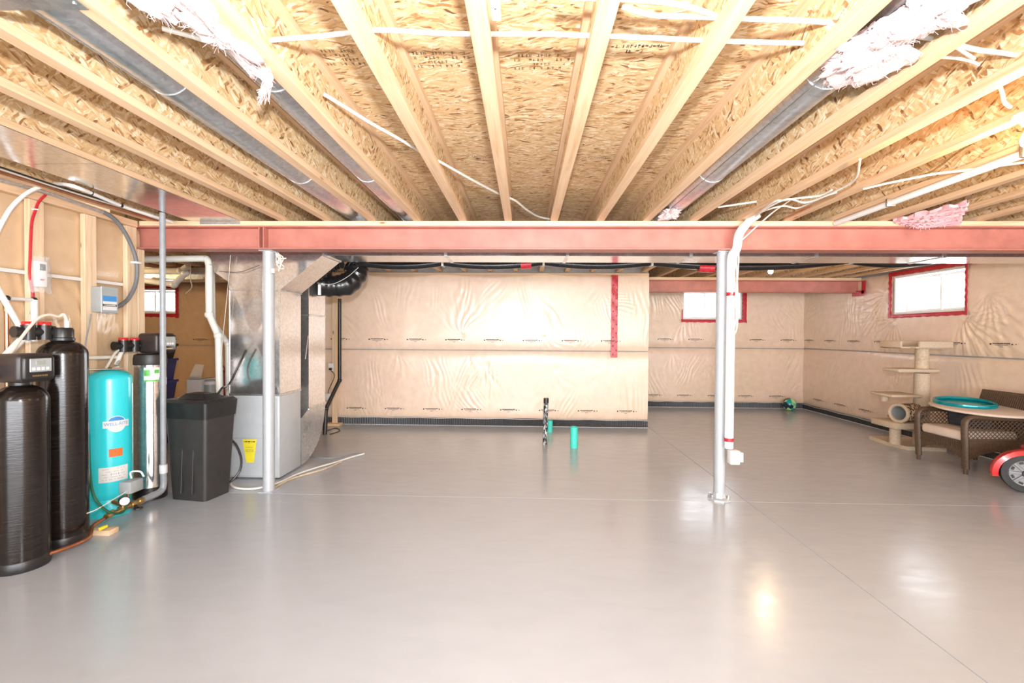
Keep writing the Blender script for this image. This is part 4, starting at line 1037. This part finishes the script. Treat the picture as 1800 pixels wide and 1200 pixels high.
# cords on the floor by the furnace
t = thing('extension_cord', 'beige extension cord trailing on the floor past the furnace', 'cord', (-2.3, 4.3, 0))
cp = [at(x, y, Z=.012) for x, y in ((402, 846), (412, 856), (440, 859), (470, 854), (495, 846), (520, 834), (555, 822), (590, 812), (618, 803), (640, 797))]
MB().tube(cat(cp, 6), .011, 8, flat=.8).build('cable_run', M['pvc'], t)
cp = [at(x, y, Z=.010) for x, y in ((478, 860), (490, 852), (510, 842), (535, 834), (570, 824), (600, 811))]
MB().tube(cat(cp, 6), .009, 8).build('second_run', M['sisal'], t)
tag(MB().tube(cat([at(x, y, Z=.006) for x, y in ((546, 801), (560, 804), (580, 805), (600, 802), (625, 796), (636, 797))], 6), .0055, 6).build('thin_cord', M['greyconduit']), 'thin grey cord on the floor behind the beige extension cord', 'cord')
tag(MB().tube(cat([at(574, 757, Z=.005), at(590, 752, Z=.005), at(597, 757, Z=.005), at(580, 763, Z=.005)], 6), .006, 6).build('cord_coil', M['black']), 'small black cord coil at the foot of the waste pipe', 'cord')

# ================================================================== ROUGH-IN PIPES AND BALL
t = thing('waste_stub', 'black paint-smeared pipe stub standing upright in the floor', 'pipe', (.27, 6.0, 0))
top = at(960, 700, Y=6.0); bot = Vector((.266, 6.0, 0))
MB().tube([bot, Vector((top.x, 6.0, top.z))], .030, 16).build('stub', M['abs_smear'], t)
MB().cyl((top.x, 6.0, top.z - .06), (top.x, 6.0, top.z + .005), .034, 16).build('collar', M['black'], t)
def stub(x, y, r, h, label):
    t = thing('sewer_stub', label, 'pipe', (x, y, 0))
    MB().lathe([(r, 0), (r, h), (r - .006, h), (r - .006, .02), (0, .02)], (x, y, 0), 24).build('sleeve', M['teal_pipe'], t)
    MB().lathe([(r - .0065, h - .05), (0, h - .05)], (x, y, 0), 24).build('bore_shade', M['ink'], t)  # dark disc standing in for the shade inside the open pipe
stub(.372, 6.78, .040, .17, 'short turquoise pipe stub half hidden behind the black stub')
stub(.628, 5.86, .049, .265, 'taller turquoise pipe stub right of the black stub')
t = thing('toy_ball', 'teal and black football in the far right corner', 'ball', (5.12, 9.05, 0))
MB().ball((5.12, 9.05, .122), .122, 28, 18).build('skin', M['ball'], t)
MB().tube([(5.12 + .1225 * math.cos(a), 9.05 + .1225 * math.sin(a) * .5, .122 + .1225 * math.sin(a) * .866) for a in [i * 2 * math.pi / 40 for i in range(41)]], .0015, 5).build('seam', M['ink'], t)

# ================================================================== SLEEVE AND WIRES ON THE RIGHT POST
t = thing('cable_sleeve', 'white plastic sleeve taped to the right post and bending over the beam', 'sleeve', (1.755, 4.0, .5))
SX, SY = 1.752, 3.992
sl = [(SX, SY, .47), (SX, SY, 1.2), (SX, SY, 1.8), (SX + .0, SY, 2.09), (SX + .025, 3.955, 2.17), at(1300, 410, Y=3.925), at(1318, 388, Y=3.925), at(1332, 377, Y=3.92)]
MB().tube(cat(sl, 8), lambda q: .036 if q < .8 else .033, 16).build('sleeve', M['white'], t)
for y in (517, 772):
    q = at(1273, y, Y=SY); MB().cyl((SX, SY, q.z - .015), (SX, SY, q.z + .015), .0385, 20).build('red_tape_band', M['redtape'], t)
t = thing('outlet_box', 'white outlet box fixed low on the right post', 'outlet', (1.80, 3.96, .4))
q = at(1281, 803, Y=3.95)
MB().box(1.742, 1.822, 3.93, 4.0, q.z - .06, q.z + .055, .005).build('box', M['white'], t)
MB().box(1.822, 1.852, 3.935, 3.985, q.z - .04, q.z + .04, .004).build('cover', M['cable'], t)
for i, pts in enumerate((((1297, 440), (1290, 480), (1287, 517)), ((1293, 440), (1296, 500), (1296, 570), (1288, 592), (1282, 600)), ((1299, 436), (1297, 480), (1293, 520), (1294, 560), (1284, 598)))):
    tag(MB().tube(cat([at(x, y, Y=3.94) for x, y in pts], 6), .006, 6).build('hanging_cable', M['cable']),
        ('shortest white cable hanging beside the right post sleeve', 'outermost white cable loop beside the right post sleeve', 'inner white cable loop beside the right post sleeve')[i], 'cable')
tag(MB().tube(cat([at(1303, 423, Y=3.90), at(1330, 398, Y=3.88), at(1360, 372, Y=3.85), at(1395, 348, Y=3.80)], 6), .006, 6).build('slanting_cable', M['cable']), 'thin white cable slanting up across the beam beside the sleeve', 'cable')
bun = [((1328, 380), (1355, 362), (1385, 350), (1412, 356), (1432, 352), (1452, 344), (1470, 338)),
       ((1330, 378), (1360, 355), (1380, 352), (1405, 348), (1440, 344), (1462, 334)),
       ((1332, 376), (1350, 368), (1378, 362), (1400, 366), (1420, 358), (1445, 347), (1500, 318), (1512, 280))]
for i, pts in enumerate(bun):
    tag(MB().tube(cat([at(x, y, Z=2.375 + .006 * i) for x, y in pts], 6), .0065, 6).build('bundled_cable', M['cable']),
        ('white cable dipping in a wave from the sleeve top', 'straightest white cable leaving the sleeve top', 'white cable from the sleeve top running up along a joist')[i], 'cable')
t = thing('clip', 'small white plastic clip hanging from the centre joist at top', 'clip', at(870, 10, Z=ZJ))
p = at(871, 0, Z=ZJ); MB().box(p.x - .014, p.x + .014, p.y - .05, p.y + .055, ZJ - .025, ZJ - .001, .004).build('body', M['white'], t); MB().cyl((p.x, p.y, ZJ - .026), (p.x, p.y, ZJ - .02), .004, 8).build('nail', M['galv'], t)

# ================================================================== CABLES AND BITS IN THE CEILING
def cable(px, label, z=2.5, r=.0085, mat='cable', zs=None):
    pts = [at(x, y, Z=(zs[i] if zs else z)) for i, (x, y) in enumerate(px)]
    return tag(MB().tube(cat(pts, 6), r, 8).build('ceiling_cable', M[mat]), label, 'cable')
cable(((285, 50), (330, 62), (372, 74), (420, 80), (484, 70), (560, 64), (628, 56), (675, 53), (760, 58), (840, 60), (950, 60), (1040, 63), (1130, 66), (1232, 71), (1320, 74), (1412, 76)), 'longest white cable threaded through the joists across the ceiling')
cable(((1095, 12), (1120, 20), (1150, 27), (1200, 29), (1262, 31), (1330, 34), (1400, 36), (1465, 40)), 'white cable at top right that sags near the centre joists')
cable(((980, -6), (1060, -2), (1120, 0), (1180, 6), (1220, 15), (1262, 29)), 'topmost white cable joining another at the top edge')
cable(((570, 166), (600, 184), (650, 215), (700, 243), (742, 268), (780, 288), (830, 316), (880, 342), (905, 352), (925, 368), (945, 380), (966, 385)), 'white cable slanting down through three joists left of centre')
cable(((1590, 62), (1632, 67), (1680, 78), (1720, 88), (1760, 93), (1788, 98)), 'white cable emerging right of the glass wool tuft', 2.48)
cable(((1650, 100), (1680, 102), (1705, 107), (1720, 114)), 'short white cable stub below the tuft at right', 2.48, .006)
cable(((1676, 80), (1695, 92), (1712, 103)), 'stubby white cable crossing near the right tuft', 2.47, .006)
cable(((1758, 152), (1762, 165), (1766, 180), (1776, 188)), 'white cable feeding the lamp holder at right', 2.44, .007)
cable(((1262, 364), (1290, 360), (1330, 354)), 'short white cable crossing a bay above the right post', 2.44, .007)
cable(((1518, 332), (1560, 322), (1600, 314), (1640, 306), (1690, 300), (1750, 292), (1810, 284)), 'white cable draped under joists near the white pipe', 2.40, .007)
cable(((1590, 318), (1640, 300), (1680, 270), (1722, 244)), 'yellow cable along a joist near the right lamp', 2.42, .005, 'brass')
cable(((1370, 388), (1400, 374), (1425, 362)), 'brown cord on the beam plate right of the sleeve', 2.42, .006, 'copper')
t = thing('white_pipe', 'long white plastic pipe slung under the joists at right', 'pipe', at(1490, 387, Z=2.385))
p, q = Vector((2.60, 3.96, 2.385)), Vector((2.50, 1.9, 2.36))
MB().tube([p, q], .0215, 14).build('pipe_run', M['white'], t)
for f_ in (.3, .75): c_ = p.lerp(q, f_); MB().box(c_.x - .03, c_.x + .03, c_.y - .01, c_.y + .01, c_.z - .024, ZJ - .001, .003).build('pipe_strap', M['galv'], t)

# glass wool
def wool(name, label, c, r, seed, mat, n_fib, droop=0.0, elong=None):
    rng = random.Random(seed); t = thing(name, label, 'insulation', c)
    s = MB(); s.ball((0, 0, 0), 1, 56, 36); ph = [(rng.uniform(-1, 1), rng.uniform(-1, 1), rng.uniform(-1, 1), rng.uniform(0, 6)) for _ in range(26)]
    v = []
    for p in s.v:
        p = Vector(p); k = 1
        for i, (a, b, c_, d) in enumerate(ph): k += (.12 if i < 8 else .045) * math.sin((a * p.x + b * p.y + c_ * p.z) * (2.5 + i * .9) + d)
        q = Vector((p.x * r[0], p.y * r[1], p.z * r[2])) * k; q.z = min(q.z, .03); v.append(tuple(q))
    s.v = v; o = s.build('tuft', M[mat], t, local=True)
    fb = MB()
    for i in range(n_fib):
        b = Vector(rng.choice(v)); d = b.normalized() + Vector((rng.uniform(-1, 1), rng.uniform(-1, 1), rng.uniform(-1, .2))) * .7
        if b.z > .02: d.z -= .8
        L_ = rng.uniform(.004, .016); e = b + d.normalized() * L_; e2 = e + Vector((rng.uniform(-.02, .02), rng.uniform(-.02, .02), -rng.uniform(0, .015)))
        fb.tube([b * .97, e, e2], lambda q: .0011 * (1 - .7 * q), 3, False)
    if n_fib: fo = fb.build('fibres', M[mat], t, local=True); fo['kind'] = 'stuff'
    return t
tw = wool('glass_wool_tuft', 'white glass wool tuft hanging out of a left joist bay', (-1.02, 1.52, 2.435), (.075, .24, .040), 3, 'pinkwool', 260)
s = MB()
for i in range(70):
    a = at(452 + random.uniform(-14, 20), 118 + random.uniform(-10, 10), Z=2.42); b = at(475 + random.uniform(-12, 6), 140 + random.uniform(-6, 10), Z=2.39); c_ = at(462 + random.uniform(-12, 12), 172 + random.uniform(-14, 14), Z=2.36)
    s.v, s.f = s.v, s.f; s.tube(cat([a, b, c_], 5), lambda q: .0022 * (1 - .6 * q), 4, False)
fo = s.build('hanging_strands', M['pinkwool'], tw); fo['kind'] = 'stuff'
wool('glass_wool_tuft', 'pinkish wool scrap at the top edge of the left bay', (-1.13, 1.36, 2.44), (.05, .11, .035), 4, 'pinkwool', 80)
tw = wool('glass_wool_tuft', 'big white glass wool tuft in the right duct bay', (1.205, 1.63, 2.435), (.125, .17, .048), 5, 'pinkwool', 380)
wool('glass_wool_tuft', 'upper white glass wool tuft in the right duct bay', (1.25, 1.475, 2.435), (.09, .10, .045), 8, 'pinkwool', 200)
wool('glass_wool_tuft', 'small white wool wad stuffed at the right duct end', (1.19, 3.87, 2.44), (.06, .09, .035), 6, 'pinkwool', 120)
# pink batt draped over the beam plate
t = thing('pink_batt', 'torn pink insulation batt hanging over the beam at right', 'insulation', (3.2, 3.9, 2.4))
s = MB(); nu, nv = 30, 18; v = []; f = []
crn = [at(1572, 386, Y=3.93), at(1690, 352, Z=2.40), at(1684, 390, Y=3.93), at(1630, 400, Y=3.93)]
A, B_, C_, D_ = Vector((3.06, 3.95, 2.395)), Vector((3.20, 3.45, 2.405)), Vector((3.60, 3.955, 2.375)), Vector((3.27, 3.945, 2.34))
for top in (0, 1):
    for i in range(nv + 1):
        for k in range(nu + 1):
            u, w_ = k / nu, i / nv
            p = (A * (1 - u) + D_ * u * 1.0) * (1 - w_) + (B_ * (1 - u) + C_ * u) * w_
            p = p + Vector((.010 * math.sin(i * 1.7 + k), .012 * math.sin(k * 1.3 + i * 2.1), .010 * math.sin(k * 2.1 + i * 1.1) - .03 * math.sin(math.pi * u) * math.sin(math.pi * w_) + (.022 if top else 0)))
            v.append(tuple(p))
n1_ = (nu + 1) * (nv + 1)
for i in range(nv):
    for k in range(nu):
        a = i * (nu + 1) + k; f.append((a, a + 1, a + nu + 2, a + nu + 1)); f.append((a + n1_, a + nu + 1 + n1_, a + nu + 2 + n1_, a + 1 + n1_))
def edge(ix):
    for a, b in zip(ix[:-1], ix[1:]): f.append((a, b, b + n1_, a + n1_))
edge(list(range(nu + 1))); edge([nv * (nu + 1) + k for k in range(nu + 1)]); edge([i * (nu + 1) for i in range(nv + 1)]); edge([i * (nu + 1) + nu for i in range(nv + 1)])
s.add(v, f); s.build('batt', M['pinkbatt'], t)
s = MB()
for i in range(120):
    p = Vector(random.choice(v)); s.tube([p, p + Vector((random.uniform(-.02, .02), random.uniform(-.02, .02), random.uniform(-.03, .01)))], .0018, 3, False)
s.build('fibres', M['pinkbatt'], t)['kind'] = 'stuff'

# lamps
def bulb_lamp(c, base_z, label, power):
    t = thing('ceiling_lamp', label, 'lamp', (c[0], c[1], base_z), 0, 'bare bulb ceiling lamps')
    MB().lathe([(.058, base_z), (.058, base_z - .012), (.035, base_z - .028), (.026, base_z - .045), (0, base_z - .046)], (c[0], c[1], 0), 24).build('lamp_holder', M['white'], t)
    z = base_z - .045
    MB().lathe([(.013, z), (.014, z - .02), (.024, z - .045), (.030, z - .065), (.027, z - .085), (.015, z - .097), (0, z - .10)], (c[0], c[1], 0), 24).build('bulb', M['bulb'], t)
    l = lamp('bulb_glow', 'POINT', (0, 0, -.20), power, (1, .72, .40), .03); l.parent = t
bulb_lamp((3.26, 6.25), ZJ - .001, 'lit bare bulb lamp under the joists beyond the beam', 20)
bulb_lamp((2.195, 2.09), ZJ - .001, 'lit bare bulb lamp at the right edge of the ceiling', 34)

bulb_lamp((-6.4, 6.0), ZJ - .001, 'added unseen bare bulb lamp brightening the back left room', 60)  # extra lamp, added out of view to lift the dark back left room

# ================================================================== RIGHT SIDE: CAT TREE, ARMCHAIR, TOY CAR
t = thing('cat_tree', 'cream carpeted cat tree with perch, tunnel and posts by the right wall', 'cat tree', (5.05, 6.15, 0))
MB().prism([(4.84, 6.60), (4.80, 6.22), (4.86, 5.98), (5.30, 5.92), (5.38, 6.55)], 'z', 0, .045).build('base_board', M['carpet'], t)
MB().cyl((5.13, 6.10, .045), (5.13, 6.10, .97), .083, 22).build('main_post', M['carpet'], t)
MB().cyl((5.125, 6.10, 1.03), (5.125, 6.10, 1.29), .072, 22).build('upper_post', M['sisal'], t)
MB().box(4.74, 5.26, 5.98, 6.26, .985, 1.03, .018, 3).build('middle_shelf', M['carpet'], t)
s = MB(); s.box(4.90, 5.34, 5.92, 6.32, 1.29, 1.315, .010, 2); pr = s.build('top_perch', M['carpet'], t)
for a in ((4.93, 5.34, 5.90, 5.94, 1.30, 1.385), (4.93, 5.34, 6.30, 6.34, 1.30, 1.385), (5.31, 5.35, 5.92, 6.32, 1.30, 1.385), (4.77, 4.92, 6.0, 6.34, 1.29, 1.315), (4.77, 4.80, 6.0, 6.34, 1.29, 1.385)):
    MB().box(*a, .012, 2).build('perch_rim', M['carpet'], pr)
MB().box(4.66, 5.05, 5.98, 6.36, .665, .70, .014, 2).build('low_shelf', M['carpet'], t)
MB().cyl((4.80, 6.28, .58), (4.80, 6.28, .67), .045, 16).build('short_post', M['sisal'], t)
MB().box(4.68, 5.06, 5.94, 6.36, .265, .345, .016, 2).build('tunnel_platform', M['carpet'], t)
MB().cyl((4.82, 6.12, .045), (4.82, 6.12, .27), .062, 18).build('short_post', M['carpet'], t)
ax = Vector((.92, .30, 0)).normalized(); c0 = Vector((4.78, 6.02, .463)); c1 = c0 + ax * .34
def ringtube(m, a, b, ro, ri, n=26):
    d = (b - a).normalized(); e = d.orthogonal().normalized(); g = d.cross(e); v = []; f = []
    for p, r_ in ((a, ro), (b, ro), (b, ri), (a, ri)):
        for k in range(n): w_ = 2 * math.pi * k / n; v.append(p + e * (r_ * math.cos(w_)) + g * (r_ * math.sin(w_)))
    for q in range(4):
        for k in range(n): f.append((q * n + k, q * n + (k + 1) % n, ((q + 1) % 4) * n + (k + 1) % n, ((q + 1) % 4) * n + k))
    m.add(v, f)
s = MB(); ringtube(s, c0, c1, .118, .095); s.build('tunnel', M['leopard'], t)
# the fleece ring round the mouth and grey lining
e_ = ax.orthogonal().normalized(); g_ = ax.cross(e_)
MB().tube([c0 + e_ * (.108 * math.cos(a)) + g_ * (.108 * math.sin(a)) for a in [i * 2 * math.pi / 30 for i in range(31)]], .020, 10, False).build('tunnel_rim', M['carpet'], t)
s = MB(); ringtube(s, c0 + ax * .01, c1, .094, .088); s.cyl(c1 - ax * .02, c1, .094, 26); s.build('tunnel_lining', M['greybox'], t)

# wicker armchair facing left
AX0, AX1, AY0, AY1 = 4.63, 5.28, 4.95, 5.53   # front, back, near arm, far arm
t = thing('wicker_armchair', 'brown wicker armchair with beige seat at the right wall', 'armchair', ((AX0 + AX1) / 2, (AY0 + AY1) / 2, 0))
def arm_path(y):
    return cat([(AX0, y, .06), (AX0 - .012, y, .30), (AX0 - .022, y, .50), (AX0 + .0, y, .575), (AX0 + .075, y, .60), (AX0 + .3, y, .59), (AX1 - .02, y, .58)], 7)
for y in (AY0, AY1):
    MB().tube(arm_path(y), .036, 12, flat=.72).build('arm_frame', M['wicker'], t)
    MB().cyl((AX0, y, 0), (AX0, y, .12), .018, 10, .022).build('front_leg', M['wicker'], t)
    MB().cyl((AX1, y, 0), (AX1 - .03, y, .45), .020, 10, .022).build('rear_leg', M['wicker'], t)
    # open diamond lattice in the arm side
    s = MB(); x0, x1, z0, z1 = AX0 + .0, AX1 - .02, .36, .575; st_ = .044
    k = x0 - (z1 - z0)
    while k < x1:
        for sg in (1, -1):
            xa, xb, za, zb = k, k + (z1 - z0), (z0 if sg > 0 else z1), (z1 if sg > 0 else z0)
            dz = (zb - za) / (xb - xa)
            if xa < x0: za += dz * (x0 - xa); xa = x0
            if xb > x1: zb -= dz * (xb - x1); xb = x1
            if xb - xa > .01: s.cyl((xa, y, za), (xb, y, zb), .0045, 5)
        k += st_
    s.build('arm_lattice', M['wicker'], t)
    # skirt panel below, arched at the bottom
    pl_ = [(AX0, .36), (AX1 - .02, .36), (AX1 - .02, .17)] + [(AX0 + (AX1 - AX0) * (1 - i / 10), .14 + .10 * math.sin(math.pi * i / 10)) for i in range(1, 11)]
    MB().prism(pl_, 'y', y - .007, y + .007).build('side_skirt', M['wicker'], t)
    MB().tube([(AX0, y, .36), (AX1 - .02, y, .36)], .012, 8).build('side_rail', M['wicker'], t)
fp = [(AY0, .34), (AY1, .34), (AY1, .14)] + [(AY1 - (AY1 - AY0) * i / 10, .13 + .11 * math.sin(math.pi * i / 10)) for i in range(1, 11)]
MB().prism(fp, 'x', AX0 - .008, AX0 + .008).build('front_skirt', M['wicker'], t)
s = MB()
for i in range(26):
    y = AY0 + .03 + (AY1 - AY0 - .06) * i / 25; s.cyl((AX0 - .011, y, .25), (AX0 - .011, y, .335), .004, 5)
s.build('front_weave', M['wicker'], t)
MB().box(AX0 + .01, AX1, AY0 + .01, AY1 - .01, .315, .335, .004, 1).build('seat_deck', M['wicker'], t)
bk = [(AX1 - .08, .36), (AX1 - .05, .36), (AX1 + .10, .82), (AX1 + .07, .835)]
b_ = MB().prism(bk, 'y', AY0 - .30, AY1 + .01).build('backrest', M['wicker'], t)
s = MB()
for i in range(40):
    y = AY0 - .28 + (AY1 - AY0 + .28) * i / 39; s.cyl((AX1 - .085, y, .40), (AX1 + .062, y, .81), .006, 5)
s.build('back_weave', M['wicker'], b_)
MB().box(AX0 - .015, AX1 - .08, AY0 + .035, AY1 - .035, .335, .44, .035, 4).build('seat_cushion', M['cushion'], t)
t = thing('throw_pillow', 'charcoal throw pillow on the beige armchair seat', 'pillow', (4.95, 5.25, .44))
Mx = Matrix.Translation((4.90, 5.22, .535)) @ Matrix.Rotation(.35, 4, 'Z') @ Matrix.Rotation(-.2, 4, 'Y')
s = MB(); v = []; f = []
for sd in (1, -1):
    for i in range(11):
        for k in range(11):
            u, w_ = -1 + .2 * i, -1 + .2 * k; h_ = .06 * (1 - u ** 4) ** .5 * (1 - w_ ** 4) ** .5
            v.append(Mx @ Vector((sd * h_, u * .19, w_ * .085)))
for o_ in (0, 121):
    for i in range(10):
        for k in range(10): a = o_ + i * 11 + k; f.append((a, a + 1, a + 12, a + 11))
s.add(v, f); s.build('cover', M['pillow'], t); MB().tube([Mx @ Vector((0, .19 * sx, .085 * sz)) for sx, sz in ((-1, -1), (1, -1), (1, 1), (-1, 1), (-1, -1))], .003, 5).build('piping', M['pillow'], t)
t = thing('round_cushion', 'round beige cushion bridging the arms of the wicker chair', 'cushion', (5.02, 5.14, .63))
Mx = Matrix.Translation((5.01, 5.19, .655)) @ Matrix.Rotation(math.radians(3), 4, 'X')
MB().lathe([(.40, -.018), (.425, -.010), (.432, .0), (.425, .010), (.40, .018), (.2, .022), (0, .023)], (0, 0, 0), 48, M=Mx).build('pad', M['cushion'], t)
MB().tube([Mx @ Vector((.432 * math.cos(a), .432 * math.sin(a), 0)) for a in [i * 2 * math.pi / 48 for i in range(49)]], .006, 6, False).build('welt', M['cushion'], t)
t = thing('toy_ring', 'glossy teal plastic ring lying on the round beige cushion', 'toy', (4.93, 5.3, .69))
Mx = Matrix.Translation((4.935, 5.31, .706)) @ Matrix.Rotation(math.radians(4), 4, 'X') @ Matrix.Rotation(math.radians(-2), 4, 'Y')
n_ = 48; s = MB(); prof = [(.245, -.02), (.262, -.02), (.268, 0), (.262, .02), (.245, .02), (.238, 0)]; v = []; f = []
for i in range(n_):
    a = 2 * math.pi * i / n_
    for r_, z in prof: v.append(Mx @ Vector((r_ * math.cos(a), r_ * math.sin(a), z)))
for i in range(n_):
    for k in range(6): f.append((i * 6 + k, i * 6 + (k + 1) % 6, ((i + 1) % n_) * 6 + (k + 1) % 6, ((i + 1) % n_) * 6 + k))
s.add(v, f); s.build('ring', M['teal_gloss'], t)
MB().lathe([(.238, -.012), (.1, -.014), (0, -.014)], (0, 0, 0), 48, M=Mx).build('web', M['teal_gloss'], t)

# red ride-on toy car at the right edge
CX, CY = 4.66, 4.40
t = thing('toy_car', 'red ride-on toy car with silver wheel at the right edge', 'toy car', (CX, CY, 0), math.radians(-33))
RW = .178
def whl(cx, cy, sgn):
    Rm = Matrix.Translation((cx, cy, RW)) @ Matrix.Rotation(math.pi / 2, 4, 'X')
    w_ = MB().lathe([(RW * .72, -.045), (RW * .97, -.045), (RW, -.03), (RW, .03), (RW * .97, .045), (RW * .72, .045), (RW * .72, -.045)], (0, 0, 0), 36, M=Rm).build('wheel', M['rubber'], t, local=True)
    MB().lathe([(RW * .74, .028), (RW * .70, .040), (RW * .66, .030), (RW * .3, .022), (RW * .16, .034), (0, .036)], (0, 0, 0), 36, M=Rm).build('rim', M['rim'], w_, local=True)
    for k in range(8):
        a = k * math.pi / 4
        MB().box(RW * .18, RW * .68, -.012, .012, .026, .038, .003, 1, M=Rm @ Matrix.Rotation(a, 4, 'Z')).build('spoke', M['rim'], w_, local=True)
        Mq = Rm @ Matrix.Rotation(a + math.pi / 8, 4, 'Z')
        MB().box(RW * .50, RW * .62, -.016, .016, .0285, .0295, .0, M=Mq).build('slot', M['ink'], w_, local=True)
    MB().lathe([(RW * .2, .036), (RW * .18, .048), (0, .049)], (0, 0, 0), 16, M=Rm).build('hub_cap', M['ink'], w_, local=True)
whl(0.0, 0.0, 1); whl(.58, 0, 1)
def fender(cx):
    s = MB(); n_ = 20; v = []; f = []
    for i in range(n_ + 1):
        a = math.radians(188 - 196 * i / n_)
        for r_, y in ((RW + .035, .06), (RW + .075, .05), (RW + .082, 0), (RW + .075, -.05), (RW + .035, -.062), (RW + .025, -.03), (RW + .025, .05)):
            v.append((cx + .02 + r_ * math.cos(a), y, RW - .02 + r_ * math.sin(a) * .93))
    for i in range(n_):
        for k in range(7): f.append((i * 7 + k, i * 7 + (k + 1) % 7, (i + 1) * 7 + (k + 1) % 7, (i + 1) * 7 + k))
    f.append(tuple(range(7))); f.append(tuple(n_ * 7 + k for k in range(7)))
    s.add(v, f); s.build('fender', M['red'], t, local=True)
fender(0); fender(.58)
MB().box(.04, .54, .07, .40, .14, .40, .05, 4).build('body', M['red'], t, local=True)
MB().box(.0, .70, .09, .38, .09, .20, .02, 2).build('chassis', M['black'], t, local=True)
MB().box(.28, .50, .11, .37, .40, .52, .03, 3).build('seat', M['black'], t, local=True)
MB().box(.10, .13, .10, .38, .40, .52, .01, 2).build('windscreen', M['glass'], t, local=True)
